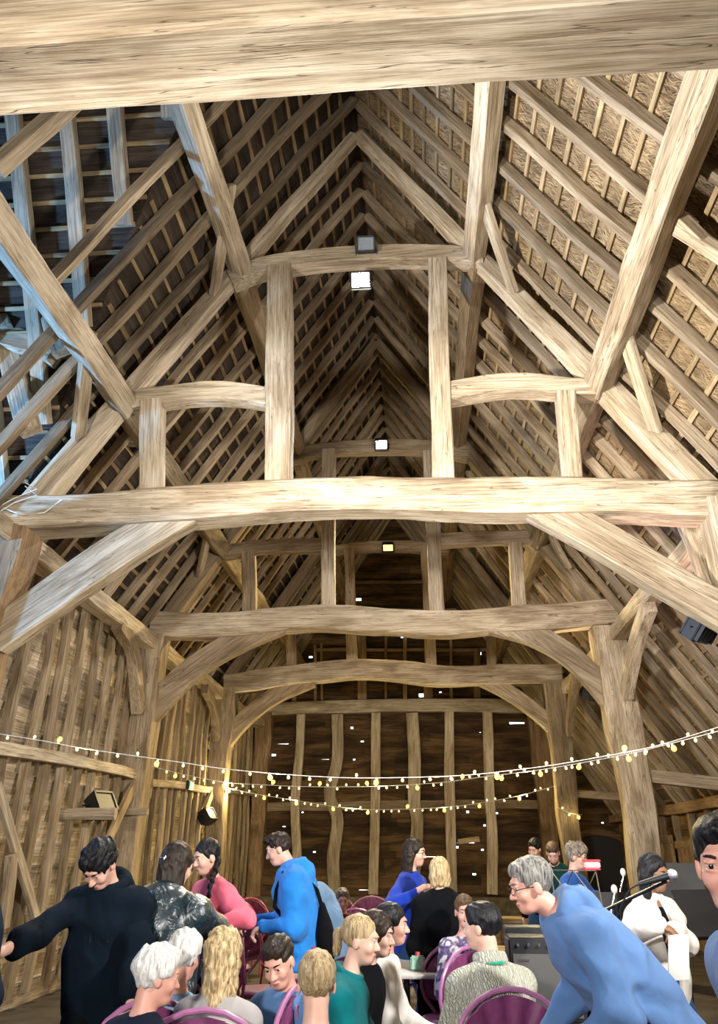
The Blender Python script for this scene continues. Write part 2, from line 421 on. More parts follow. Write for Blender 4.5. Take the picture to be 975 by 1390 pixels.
# porch walls
mb = MB()
for s_ in (-1, 1): mb.box((-5.8, PY + s_ * 2.83, 2.4), (3.7, .06, 4.8))
o = mb.build('wall_porch_side', M['board_roof'], smooth=False); tag(o, kind='structure')
me = mesh_from('wall_porch_end', [(-7.62, PY - 2.9, 0), (-7.62, PY + 2.9, 0), (-7.62, PY + 2.9, 4.8), (-7.62, PY, PZ + .1), (-7.62, PY - 2.9, 4.8), (-7.56, PY - 2.9, 0), (-7.56, PY + 2.9, 0), (-7.56, PY + 2.9, 4.8), (-7.56, PY, PZ + .1), (-7.56, PY - 2.9, 4.8)],
               [(4, 3, 2, 1, 0), (5, 6, 7, 8, 9), (0, 1, 6, 5), (1, 2, 7, 6), (2, 3, 8, 7), (3, 4, 9, 8), (4, 0, 5, 9)])
tag(link('wall_porch_end', me, None, M['board_roof']), kind='structure')

# ---------------------------------------------------------------- rafters
def common(side, Y, ztop, zbot, lab, w=.092, nm='common_rafter'):
    j = random.uniform(-.03, .03)
    a = roof_pt(side, ztop, Y + j); b = roof_pt(side, zbot, Y - j)
    mid = (a + b) / 2 + nrm(side) * random.uniform(-.02, .015) + Vector((0, random.uniform(-.04, .04), 0))
    o = timber(nm, [b, mid, a], w * random.uniform(.85, 1.12), .12, ref=nrm(side), mat='oak_rafter', seg=.3, rough=1.2, wob=.02)
    tag(o, lab, 'rafter', ('common rafters of the right slope' if side > 0 else 'common rafters of the left slope')); return o
stations = [5.43 + .53 * i for i in range(-8, 31)]
for Y in stations:
    bay = 0 if Y < T[1] else 1 if Y < T[2] else 2 if Y < T[3] else 3
    if min(abs(Y - T[i]) for i in (1, 2, 3)) < .2: continue
    if Y < T[0]: wh = None
    k = [s for s in stations if (s < T[0]) == (Y < T[0]) and (0 if s < T[1] else 1 if s < T[2] else 2 if s < T[3] else 3) == bay and min(abs(s - T[i]) for i in (1, 2, 3)) >= .2].index(Y)
    if Y < T[0]: where = 'last one before the tie beam overhead'
    elif bay == 0: where = '%s beyond the tie beam overhead' % ordn(k)
    else: where = '%s beyond %s' % (ordn(k), TNAME[bay])
    if Y > T[0] - .3: common(1, Y, RC - .04, EAVE_R, 'common rafter on the reeded right slope, ' + where)
    if Y > 4.95: common(-1, Y, RC - .04, EAVE_L if Y > 5.6 else 6.45, 'common rafter on the dark left slope, ' + where)
common(-1, 4.25, RC - .04, 6.62, 'short sawn-off rafter end hanging in the porch opening, upper left', w=.15)
for (a, b, lab) in (((915, 290), (957, 330), 'short reddish trimmed rafter stub beside the big right purlin'), ((990, 352), (915, 305), 'second pale trimmed timber below the reddish stub')):
    pa, pb = [None, None]
    def onroof(px, py, c):
        r = ray(px, py); n = nrm(1); C0 = Vector((CAMX, 0, CAMZ)); d0 = n.dot(Vector((0, 0, c))); return C0 + r * ((d0 - n.dot(C0)) / n.dot(r))
    pa, pb = onroof(*a, RC - .25), onroof(*b, RC - .25)
    tag(timber('trimmer', [pa, pb], .11, .1, ref=nrm(1), mat='oak'), lab, 'timber')
# laths (battens) under the covering, one long run each
LZ = RC + .072 * NV
def lath(side, k, y0, y1, lab, z):
    pts = [roof_pt(side, z + random.uniform(-.015, .015), y0 + (y1 - y0) * i / 6, LZ) for i in range(7)]
    o = timber('roof_batten', pts, .05 * random.uniform(.8, 1.2), .022, ref=nrm(side), mat='lath', seg=.8, wane=.05, wob=.006)
    tag(o, lab, 'batten', 'battens of the right slope' if side > 0 else 'battens of the left slope')
z = LZ - .3; k = 0
while z > EAVE_R:
    lath(1, k, 1.0, YE - .02, 'split oak batten running along the reeds of the right slope, %s down from the ridge' % ordn(k), z); z -= .222; k += 1
z = LZ - .3; k = 0
while z > EAVE_L:
    y0 = 1.0 if z > PZ else PY + (PZ - z) / PS + .05
    lath(-1, k, max(y0, 1.0), YE - .02, 'thin pale batten along the dark left slope, %s down from the ridge' % ordn(k), z); z -= .222; k += 1
# porch rafters and battens (far slope of the porch roof)
pn = Vector((0, PS, 1)).normalized()
for i in range(9):
    X = -1.75 - .55 * i
    zt = PZ - .1; zb = max(CC + SL * X + .1, 4.8)
    P = lambda z: Vector((X, PY + (PZ - z) / PS, z)) - pn * .1
    if zt - zb < .2: continue
    o = timber('porch_rafter', [P(zb), P((zb + zt) / 2) + Vector((random.uniform(-.03, .03), 0, 0)), P(zt)], .15, .12, ref=pn, mat='oak', seg=.3)
    tag(o, 'pale rafter of the porch roof, upper left, %s out from the barn ridge' % ordn(i), 'rafter', 'porch rafters')
for i in range(17):
    z = PZ - .15 - i * .225; xr_ = min(-(CC - z) / SL, -1.2)
    a = Vector((-7.5, PY + (PZ - z) / PS, z)) - pn * .03; b = Vector((xr_, a.y, a.z))
    o = timber('porch_batten', [a, (a + b) / 2, b], .045, .022, ref=pn, mat='lath', seg=.8, wane=.05, wob=.006)
    tag(o, 'thin horizontal batten of the porch roof, %s down from its ridge' % ordn(i), 'batten', 'porch battens')
# trimmer post and tie in the porch opening
def tl(name, pts, Y, wpx, d, lab, cat, mat='oak', group=None, **kw):
    """timber lying in the cross plane Y; pts in photo pixels"""
    P = [at(x, y, Y) for x, y in pts]; mid = pts[len(pts) // 2]
    dep = 1 / mpp(mid[0], mid[1], Y)
    o = timber(name, P, wpx / dep, d, mat=mat, **kw); tag(o, lab, cat, group); return o
tl('porch_collar', [(-60, 455), (0, 458), (45, 470), (78, 482)], 6.5, 30, .2, 'pale crooked tie in the porch opening at the left edge', 'tie')
tl('porch_strut', [(14, 470), (24, 520), (40, 585)], 6.6, 27, .16, 'broad pale strut below the crooked porch tie', 'strut')
tl('porch_strut', [(-25, 330), (-8, 400), (8, 450)], 6.4, 24, .16, 'pale strut above the crooked porch tie at the left edge', 'strut')
tl('porch_strut', [(62, 380), (72, 440), (85, 478)], 6.3, 24, .14, 'pale strut leaning against the right end of the crooked porch tie', 'strut')

# ---------------------------------------------------------------- ridge principals, purlins, plates
for i in (1, 2, 3):
    for s in (-1, 1):
        a = roof_pt(s, RC - .55, T[i], 10.52); a = Vector((0 + s * .02, T[i], 10.48)); b = Vector((s * 3.62, T[i], 10.52 - SL * 3.62))
        o = timber('principal_rafter', [b, (a + b) / 2 + Vector((s * .03, 0, -.03)), a], .23, .2, mat='oak_grey' if i > 1 else 'oak', taper=(1.2, .62))
        tag(o, 'heavy principal rafter of %s, %s side' % (TNAME[i], 'right' if s > 0 else 'left'), 'rafter')
for s in (-1, 1):
    sd = 'right' if s > 0 else 'left'
    for nm, x in (('lower', 2.7), ('upper', 1.47)):
        segs = [(0, 1), (1, 2), (2, 3), (3, 4)]
        for a, b in segs:
            y0, y1 = (T[a], T[b]) if a else (-1.0, T[1])
            z = 10.42 - SL * x
            P = [Vector((s * (x + random.uniform(-.02, .02)), y0 + (y1 - y0) * t, z + random.uniform(-.02, .02))) for t in (0, .33, .66, 1)]
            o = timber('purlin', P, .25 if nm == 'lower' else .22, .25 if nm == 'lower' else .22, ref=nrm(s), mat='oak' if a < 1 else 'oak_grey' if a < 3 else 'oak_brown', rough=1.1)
            tag(o, '%s %s purlin of squared oak between %s and %s' % (nm, sd, TNAME[a], TNAME[b]), 'purlin')
    for a, b in ((0, 1), (1, 2), (2, 3), (3, 4)):
        if s < 0 and a == 0: continue
        y0, y1 = T[a] , T[b]
        P = [Vector((s * 3.74 + random.uniform(-.02, .02), y0 + (y1 - y0) * t, 4.62 + random.uniform(-.02, .03))) for t in (0, .33, .66, 1)]
        o = timber('arcade_plate', P, .25, .24, ref=(0, 0, 1), mat='oak', rough=1.3)
        tag(o, '%s arcade plate between %s and %s' % (sd, TNAME[a], TNAME[b]), 'beam')
o = timber('porch_plate', [Vector((-3.74, T[0], 4.62)), Vector((-3.74, T[1], 4.62))], .22, .22, ref=(0, 0, 1), mat='oak'); tag(o, 'left arcade plate across the porch opening, beside the overhead tie beam', 'beam')

# ---------------------------------------------------------------- posts
def post(i, s, x, lab, top=4.75, w=.42, mat='oak', lean=.0):
    P = [Vector((s * x, T[i], 0)), Vector((s * x + lean, T[i], 1.6)), Vector((s * x + lean * .5, T[i], 3.2)), Vector((s * (x - .03), T[i], top))]
    o = timber('arcade_post', P, w, .36, mat=mat, taper=(.92, 1.12), rough=1.5, wob=.03); tag(o, lab, 'post', None); return o
post(0, -1, 3.9, 'left arcade post under the tie beam overhead')
post(0, 1, 3.9, 'right arcade post under the tie beam overhead')
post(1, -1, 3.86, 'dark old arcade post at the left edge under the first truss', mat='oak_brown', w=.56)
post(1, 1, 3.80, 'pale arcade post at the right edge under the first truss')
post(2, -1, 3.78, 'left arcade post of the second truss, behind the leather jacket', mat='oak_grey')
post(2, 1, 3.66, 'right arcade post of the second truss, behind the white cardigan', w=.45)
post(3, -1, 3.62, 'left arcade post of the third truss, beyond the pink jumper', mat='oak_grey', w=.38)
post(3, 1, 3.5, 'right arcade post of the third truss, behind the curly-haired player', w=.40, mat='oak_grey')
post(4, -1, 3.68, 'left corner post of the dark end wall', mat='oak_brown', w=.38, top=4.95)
post(4, 1, 3.72, 'right corner post of the dark end wall', mat='oak_brown', w=.42, top=4.95)

# ---------------------------------------------------------------- trusses
o = timber('tie_beam', [Vector((-4.3, T[0] + .0, 4.93)), Vector((-1, T[0] - .01, 4.92)), Vector((1.5, T[0], 4.92)), Vector((4.4, T[0] + .02, 4.92))], .40, .37, mat='oak', rough=.35, wob=.008, wane=.08, seg=.08)
tag(o, 'massive pale tie beam crossing overhead at the top of the photo', 'beam')
Y1 = T[1]; n1 = TNAME[1]
tl('tie_beam', [(12, 702), (120, 700), (228, 692), (330, 684), (420, 678), (500, 676), (640, 679), (760, 680), (900, 683), (975, 684)], Y1, 49, .38, 'long pale cambered tie beam of the first truss with a rotted left end', 'beam', seg=.1, wane=.12)
tl('collar_beam', [(314, 383), (355, 366), (410, 357), (490, 351), (590, 350), (656, 353)], Y1, 25, .22, 'arched collar carrying the two upper floodlights on the first truss', 'beam')
tl('queen_post', [(380, 366), (381, 470), (379, 668)], Y1 - .02, 33, .22, 'left tall queen post standing on the first tie beam', 'post')
tl('queen_post', [(594, 358), (597, 500), (603, 662)], Y1 - .02, 27, .22, 'right tall queen post standing on the first tie beam', 'post')
tl('short_tie', [(160, 552), (200, 545), (270, 536), (320, 536), (368, 543)], Y1, 27, .22, 'bowed short tie left of the tall queen posts, first truss', 'tie')
tl('short_tie', [(608, 536), (670, 526), (720, 525), (775, 530), (824, 530)], Y1, 27, .22, 'bowed short tie right of the tall queen posts, first truss', 'tie')
tl('short_post', [(209, 548), (208, 610), (207, 676)], Y1 - .02, 28, .2, 'short post under the left bowed tie, first truss', 'post')
tl('short_post', [(767, 536), (772, 600), (777, 660)], Y1 - .02, 25, .2, 'short post under the right bowed tie, first truss', 'post')
tl('arched_brace', [(262, 690), (190, 733), (115, 783), (-5, 866)], Y1, 50, .2, 'broad straight brace from the dark left post up to the first tie beam', 'brace', seg=.1)
tl('arched_brace', [(712, 680), (820, 735), (900, 783), (1000, 842)], Y1, 50, .2, 'broad straight brace from the right edge up to the first tie beam', 'brace', seg=.1)
Y2 = T[2]
tl('tie_beam', [(208, 850), (260, 851), (320, 849), (370, 843), (430, 839), (520, 845), (600, 848), (690, 842), (760, 838), (838, 832)], Y2, 33, .34, 'brown crooked tie beam of the second truss', 'beam', mat='oak', seg=.15, rough=1.4)
tl('collar_beam', [(395, 622), (440, 612), (520, 608), (580, 609), (636, 618)], Y2, 19, .2, 'collar with a lit floodlight on the second truss', 'beam', mat='oak_grey')
tl('queen_post', [(446, 612), (446, 720), (445, 834)], Y2 - .02, 18, .2, 'left queen post of the second truss, seen below the first tie beam', 'post')
tl('queen_post', [(583, 615), (588, 720), (593, 834)], Y2 - .02, 19, .2, 'right queen post of the second truss, seen below the first tie beam', 'post')
tl('short_tie', [(305, 752), (360, 743), (438, 741)], Y2, 18, .2, 'short tie left of the queen posts, second truss', 'tie', mat='oak_grey')
tl('short_tie', [(592, 736), (660, 731), (735, 730)], Y2, 18, .2, 'short tie right of the queen posts, second truss', 'tie')
tl('short_post', [(338, 750), (339, 790), (340, 838)], Y2 - .02, 18, .18, 'short post under the left short tie, second truss', 'post', mat='oak_grey')
tl('short_post', [(699, 738), (702, 785), (706, 834)], Y2 - .02, 19, .18, 'short post under the right short tie, second truss', 'post')
tl('arched_brace', [(382, 846), (330, 868), (280, 896), (240, 928), (200, 972)], Y2, 30, .2, 'curved left brace of the second truss', 'brace', seg=.1, mat='oak_grey')
tl('arched_brace', [(664, 846), (722, 862), (770, 889), (804, 920), (845, 968)], Y2, 30, .2, 'curved right brace of the second truss', 'brace', seg=.1)
Y3 = T[3]
tl('tie_beam', [(306, 930), (345, 925), (400, 917), (480, 909), (540, 912), (600, 918), (680, 916), (762, 916)], Y3, 26, .32, 'yellow lit cambered tie beam of the third truss', 'beam', seg=.15, rough=1.2)
tl('collar_beam', [(450, 750), (490, 744), (560, 743), (610, 750)], Y3, 14, .2, 'yellow lit collar with a warm lamp on the third truss', 'beam', mat='oak_grey')
tl('queen_post', [(474, 745), (476, 820), (478, 905)], Y3 - .02, 14, .18, 'left queen post of the third truss, yellow lit', 'post')
tl('queen_post', [(577, 745), (581, 820), (585, 905)], Y3 - .02, 14, .18, 'right queen post of the third truss, yellow lit', 'post')
tl('short_post', [(395, 850), (396, 908)], Y3 - .02, 13, .16, 'short post on the left of the third tie beam', 'post')
tl('short_post', [(666, 850), (668, 908)], Y3 - .02, 13, .16, 'short post on the right of the third tie beam', 'post', mat='oak_grey')
tl('short_tie', [(375, 842), (472, 836)], Y3, 12, .16, 'short tie left of the queen posts, third truss', 'tie', mat='oak_grey')
tl('short_tie', [(586, 838), (690, 838)], Y3, 12, .16, 'short tie right of the queen posts, third truss', 'tie', mat='oak_grey')
tl('arched_brace', [(425, 922), (380, 941), (345, 965), (322, 987), (300, 1015)], Y3, 22, .18, 'curved left brace of the third truss', 'brace', seg=.15, mat='oak_grey')
tl('arched_brace', [(645, 917), (690, 940), (730, 968), (770, 1005)], Y3, 21, .18, 'curved right brace of the third truss', 'brace', seg=.15)
# wind braces lying in the roof slope
def onslope(side, px, py, c):
    r = ray(px, py); n = nrm(side); C0 = Vector((CAMX, 0, CAMZ)); return C0 + r * ((n.z * c - n.dot(C0)) / n.dot(r))
for side, a, b, w, lab in ((-1, (313, 250), (291, 400), .14, 'slim wind brace from the upper left purlin to the first truss'), (1, (646, 240), (698, 395), .15, 'slim wind brace from the upper right purlin to the first truss'),
                        (-1, (122, 452), (107, 592), .17, 'broad wind brace from the lower left purlin to the first truss'), (1, (842, 436), (889, 584), .17, 'broad wind brace from the lower right purlin to the first truss'),
                        (-1, (284, 716), (269, 788), .14, 'wind brace from the lower left purlin to the second truss'), (1, (739, 708), (772, 770), .14, 'wind brace from the lower right purlin to the second truss')):
    P = [onslope(side, *a, 10.5), onslope(side, *b, 10.5)]
    mid = (P[0] + P[1]) / 2 + Vector((0, 0, -.02))
    tag(timber('wind_brace', [P[0], mid, P[1]], w, .07, ref=nrm(side), mat='oak'), lab, 'brace')
for side, a, b, w, lab in ((-1, (290, 412), (372, 430), 20, 'short level strut from the left principal to the queen post, first truss'), (1, (625, 400), (700, 400), 24, 'curved level strut from the right queen post to the principal, first truss'),
                           (-1, (112, 598), (200, 592), 26, 'level strut between the left principal and the short post, first truss'), (1, (790, 572), (870, 578), 24, 'level strut between the right short post and the principal, first truss')):
    pts = [a, ((a[0] + b[0]) / 2, (a[1] + b[1]) / 2 - (4 if side < 0 else 10)), b]
    tl('strut', pts, 8.4 if w != 26 else 8.2, w, .14, lab, 'strut', mat='oak')
# braces from post to arcade plate
def tx(name, pts, X, w, d, lab, cat, mat='oak', **kw):
    P = [atx(x, y, X) for x, y in pts]; o = timber(name, P, w, d, ref=(1, 0, 0), mat=mat, **kw); tag(o, lab, cat); return o
tx('plate_brace', [(160, 846), (180, 885), (188, 965)], -3.70, .2, .16, 'crooked brace between the left arcade plate and the second post', 'brace', mat='oak_grey')
tx('plate_brace', [(883, 822), (866, 870), (852, 942)], 3.67, .2, .16, 'pale curved brace between the right arcade plate and the second post', 'brace')
tx('plate_brace', [(278, 935), (290, 960), (293, 1004)], -3.65, .2, .14, 'brace between the left arcade plate and the third post', 'brace', mat='oak_grey')
tx('plate_brace', [(783, 920), (777, 950), (774, 995)], 3.55, .2, .14, 'brace between the right arcade plate and the third post', 'brace', mat='oak_grey')
tx('plate_brace', [(930, 705), (948, 745), (975, 820)], 3.6, .2, .16, 'pale split brace rising by the right end of the first tie beam', 'brace')

# ---------------------------------------------------------------- left wall framing
def wall_stud(Y, z0, z1, lab, w=.15, X=-3.88, mat='oak_grey', grp=None):
    a = .022
    P = [Vector((X, Y + random.uniform(-a, a), z0 + (z1 - z0) * t)) for t in (0, .25, .5, .75, 1)]
    o = timber('wall_stud', P, w, .08, ref=(1, 0, 0), mat=mat, rough=1.7, wob=.02, seg=.12); tag(o, lab, 'stud', grp)
for bay, n in ((1, 9), (2, 10), (3, 9)):
    y0, y1 = T[bay] + .3, T[bay + 1] - .2
    for i in range(n):
        Y = y0 + (y1 - y0) * (i + .5) / n + random.uniform(-.04, .04)
        wall_stud(Y, .15, 4.55, 'crooked upright stud on the left wall, %s beyond %s' % (ordn(i), TNAME[bay]), w=random.uniform(.10, .15), grp='studs of the left wall', mat='oak_grey' if bay > 1 else random.choice(['oak_grey', 'oak_rafter']))
tx('wall_rail', [(-40, 1012), (12, 1019), (90, 1030), (150, 1043), (187, 1055)], -3.76, .13, .1, 'curved level rail across the studs of the near left bay', 'rail')
tx('wall_rail', [(204, 1063), (245, 1067), (288, 1073)], -3.76, .12, .1, 'level rail carrying a small green light, second left bay', 'rail')
tx('wall_rail', [(303, 1073), (325, 1075), (350, 1078)], -3.76, .12, .1, 'level rail in the farthest left bay', 'rail')
tx('wall_brace', [(-6, 1066), (20, 1150), (53, 1262)], -3.74, .12, .06, 'long thin diagonal board at the lower left edge', 'brace', mat='oak')
tx('wall_brace', [(186, 1058), (166, 1098), (144, 1146)], -3.72, .16, .06, 'pale diagonal board running down from the near left rail', 'brace', mat='plank_pale')
tx('wall_brace', [(287, 1077), (278, 1100)], -3.72, .16, .06, 'short pale diagonal board under the second left rail', 'brace', mat='plank_pale')
tx('wall_brace', [(15, 1160), (12, 1200), (3, 1260)], -3.72, .14, .08, 'short crooked prop beside the long diagonal board', 'brace', mat='oak_rafter')
p = atx(103, 1105, -3.8); o = timber('log_peg', [p - Vector((.2, 0, 0)), p + Vector((.5, .05, .0))], .14, .14, ref=(0, 0, 1), mat='oak', wane=.35); tag(o, 'stubby round log peg sticking out of the left wall', 'log')
p = atx(168, 1101, -3.8); o = timber('log_peg', [p - Vector((.2, 0, 0)), p + Vector((.35, .05, .0))], .1, .1, ref=(0, 0, 1), mat='oak', wane=.35); tag(o, 'thin round log peg beside the diagonal board on the left wall', 'log')

# ---------------------------------------------------------------- end wall framing
YW = 21.36
tl('wall_plate', [(352, 963), (440, 960), (560, 958), (745, 958)], YW, 17, .2, 'long level beam across the end wall above the studs', 'beam', mat='oak')
tl('wall_rail', [(360, 1096), (460, 1094), (600, 1092), (735, 1092)], YW + .04, 11, .08, 'mid-height rail behind the studs of the end wall', 'rail', mat='oak_grey')
EW = [([(409, 970), (407, 1020), (401, 1090), (404, 1160), (402, 1214)], 12), ([(458, 970), (458, 1030), (448, 1078), (459, 1112), (453, 1165), (455, 1214)], 16), ([(511, 968), (510, 1060), (509, 1130), (507, 1214)], 13),
      ([(559, 968), (563, 1030), (563, 1090), (567, 1120), (560, 1214)], 17), ([(610, 966), (610, 1060), (612, 1130), (614, 1214)], 14), ([(662, 966), (664, 1060), (668, 1140), (669, 1214)], 14)]
for i, (pts, wd) in enumerate(EW):
    tl('end_wall_stud', pts, YW, wd, .14, 'wavy upright stud of the dark end wall, %s from the left corner post' % ordn(i), 'stud', mat='oak', group='studs of the end wall', seg=.2)
for i, (x, wd) in enumerate(((400, 6), (428, 4), (437, 3), (492, 12), (524, 3.5), (550, 5), (582, 12), (612, 4), (648, 9), (690, 5))):
    zt = .0
    yt = 845 + abs(x - 530) * .30
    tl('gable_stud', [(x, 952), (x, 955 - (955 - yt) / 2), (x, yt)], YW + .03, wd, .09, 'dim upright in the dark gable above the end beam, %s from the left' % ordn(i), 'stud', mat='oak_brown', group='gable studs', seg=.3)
for x0, x1, y in ((430, 660, 882), (470, 600, 790), (455, 620, 828)):
    tl('gable_rail', [(x0, y), (x1, y)], YW + .05, 4, .06, {882: 'lowest', 790: 'topmost', 828: 'middle'}[y] + ' thin level rail in the dark gable', 'rail', mat='oak_brown')
tl('end_wall_brace', [(735, 985), (725, 1030), (733, 1060)], YW - .1, 7, .1, 'thin crooked brace beside the right corner post', 'brace', mat='oak_brown')
tl('patch_board', [(622, 1143), (651, 1139)], YW + .05, 7, .03, 'pale patch board nailed over a daylight crack in the end wall', 'board', mat='plank_pale')

# ---------------------------------------------------------------- right aisle
o = timber('wall_plate', [Vector((5.38, T[0], 2.25)), Vector((5.38, 12, 2.27)), Vector((5.38, YE - .1, 2.25))], .16, .18, ref=(0, 0, 1), mat='oak_brown'); tag(o, 'low wall plate under the feet of the right rafters', 'beam')
tl('aisle_tie', [(866, 1052), (920, 1058), (1040, 1072)], T[2], 17, .16, 'pale level aisle tie from the second right post to the outer wall', 'tie')
tl('aisle_tie', [(760, 1077), (800, 1079), (880, 1084)], T[3], 10, .14, 'brown aisle tie from the third right post', 'tie', mat='oak_grey')
for i in range(9):
    Y = 12.6 + i * .95
    P = [Vector((5.46, Y, 0)), Vector((5.46, Y + .03, 1.1)), Vector((5.46, Y, 2.2))]
    o = timber('aisle_stud', P, .15, .12, ref=(1, 0, 0), mat='oak_grey', rough=1.6); tag(o, 'upright stud of the low right aisle wall, %s beyond the second truss' % ordn(i), 'stud', 'aisle wall studs')
# black slab painting the dark inside of a round-topped opening, back wall right
mb = MB(); c = at(822, 1215, 21.3); n = 14; r_ = 1.05
pts = [(c.x - r_, 0), (c.x - r_, 1.0)] + [(c.x - r_ * math.cos(math.pi * i / n), 1.0 + r_ * .85 * math.sin(math.pi * i / n)) for i in range(n + 1)] + [(c.x + r_, 1.0), (c.x + r_, 0)]
vs = [Vector((x, 21.40, z)) for x, z in pts] + [Vector((x, 21.46, z)) for x, z in pts]
k = len(pts); mb.add(vs, [tuple(range(k)), tuple(reversed(range(k, 2 * k)))] + [(i, (i + 1) % k, (i + 1) % k + k, i + k) for i in range(k)])
o = mb.build('door_dark_1', M['black'], smooth=False); tag(o, kind='structure')
arch = [Vector((c.x - (r_ + .06) * math.cos(math.pi * i / n), 21.36, 1.0 + (r_ + .06) * .87 * math.sin(math.pi * i / n))) for i in range(n + 1)]
o = timber('door_arch', arch, .14, .1, mat='oak_brown'); tag(o, 'arched timber over the dark opening at the back right', 'arch')
# ================================================================= lamps
M['lamp_white'] = emit('lamp_white', (1, .98, .92), 60)
M['lamp_yellow'] = emit('lamp_yellow', (1, .72, .22), 2.2)
M['glass_off'] = plain('floodlight_glass', (.25, .28, .29), rough=.15, metal=.3, noise_amt=.1)
def area(name, loc, aim, size, power, col, parent=None, spread=180):
    d = bpy.data.lights.new(name, 'AREA'); d.energy = power; d.color = col; d.shape = 'RECTANGLE'; d.size, d.size_y = size; d.spread = R(spread)
    o = bpy.data.objects.new(name, d); COL.objects.link(o)
    o.rotation_euler = (Vector(aim) - Vector(loc)).to_track_quat('-Z', 'Y').to_euler(); o.location = loc; return o
def flood(loc, aim, size, lab, lit=None, power=0, col=(1, 1, 1), bracket=(0, 0, .15), lsize=None, spread=180):
    loc = Vector(loc); root = empty('floodlight', loc)
    w, h, d = size
    q = (Vector(aim) - loc).to_track_quat('Y', 'Z').to_matrix()
    mb = MB(); mb.box((0, 0, 0), (w, d, h), rot=q, bev=.008)
    for i in range(5): mb.box(q @ Vector((-w * .4 + i * w * .2, -d * .6, 0)), (.008, d * .4, h * .8), rot=q)
    mb.build('housing', M['black'], root)
    mb = MB(); f = q @ Vector((0, d / 2 + .004, 0))
    mb.box(f, (w * .86, .006, h * .8), rot=q); mb.build('lens', lit or M['glass_off'], root)
    mb = MB(); 
    for s in (-1, 1): mb.box(f + q @ Vector((s * w * .46, .006, 0)), (w * .08, .02, h), rot=q); mb.box(f + q @ Vector((0, .006, s * h * .45)), (w, .02, h * .1), rot=q)
    mb.build('bezel', M['black'], root)
    mb = MB(); b = Vector(bracket); e = b.normalized() * 0
    l = q @ Vector((-w / 2 - .015, 0, 0)); r = q @ Vector((w / 2 + .015, 0, 0))
    mb.tube([l, l + b, r + b, r], .009, 6); mb.build('bracket', M['black_metal'], root)
    tag(root, lab, 'floodlight')
    if power:
        n = (Vector(aim) - loc).normalized()
        o = area('floodlight_beam', loc + n * (d / 2 + .05), aim, lsize or (w, h), power, col, spread=spread)
        o.parent = root; o.location = n * (d / 2 + .05)
    return root
c1 = at(497, 333, T[1] - .18); flood(c1, (c1.x + .1, -3, 3.5), (.23, .2, .1), 'unlit square floodlight with a clear glass on top of the first collar', bracket=(0, .1, -.12))
c2 = at(490, 381, T[1] - .1); flood(c2, (c2.x, 0, 3.2), (.25, .21, .1), 'brightly lit white floodlight hanging under the first collar', lit=M['lamp_white'], power=170, col=(1, .96, .88), bracket=(0, .06, .14), spread=120)
c3 = at(518, 602, T[2] - .2); flood(c3, (c3.x - .2, 6, 1.5), (.22, .19, .1), 'lit white floodlight on the collar of the second truss', lit=M['lamp_white'], power=130, col=(.95, .97, 1), bracket=(0, .1, -.1), spread=105)
c4 = at(527, 742, T[3] - .2); flood(c4, (c4.x, 10.5, 1.5), (.26, .2, .1), 'warm yellow lamp on the collar of the third truss', lit=M['lamp_yellow'], power=300, col=(1, .76, .34), bracket=(0, .1, -.1), spread=105)
# uplighters on the posts (black boxes on the arcade posts)
flood((3.45, 7.75, 3.58), (0, 12, 9), (.30, .24, .14), 'black floodlight box on the right-hand post of the first truss', lit=None, power=30, col=(1, .75, .78), bracket=(.15, 0, 0))
flood((3.32, 12.4, 3.78), (-1, 16.5, 8), (.26, .2, .14), 'small black floodlight on the right post of the second truss', power=30, col=(1, .8, .5), bracket=(.12, 0, 0))
flood((-3.60, 2.6, 3.1), (3.2, 6.6, 5.6), (.3, .24, .14), 'black floodlight on the left post under the tie beam overhead', power=290, col=(1, .96, .90), bracket=(-.15, 0, 0), lsize=(.3, .25), spread=84)
flood((3.60, 2.6, 3.1), (-3.4, 10, 3.0), (.3, .24, .14), 'black floodlight on the right post under the tie beam overhead', power=190, col=(1, .96, .90), bracket=(.15, 0, 0), lsize=(.3, .25), spread=112)
flood((-.9, -2.4, 2.6), (.3, 7, 4.2), (.3, .24, .14), 'black floodlight behind the viewer aimed up at the roof', power=170, col=(1, .96, .90), bracket=(0, 0, -.2), lsize=(.4, .3), spread=90)
flood((-6.4, 5.4, 4.0), (-2.5, 6.8, 8.0), (.3, .24, .14), 'added bluish helper lamp, unseen in the porch on the left', lit=None, power=480, col=(.22, .5, 1), bracket=(-.15, 0, 0))  # added unseen lamp, gives the blue flare tint along the left edge
flood(atx(137, 1094, -3.72), (0, 9, 5), (.34, .3, .2), 'dark square box lamp on the left wall above the boy in black', lit=M['black'], bracket=(-.1, 0, 0))
flood(atx(282, 1108, -3.68), (0, 15, 5), (.3, .26, .18), 'dark square box lamp on the left wall near the pink jumper', lit=M['black'], power=12, col=(1, .8, .45), bracket=(-.1, 0, 0))
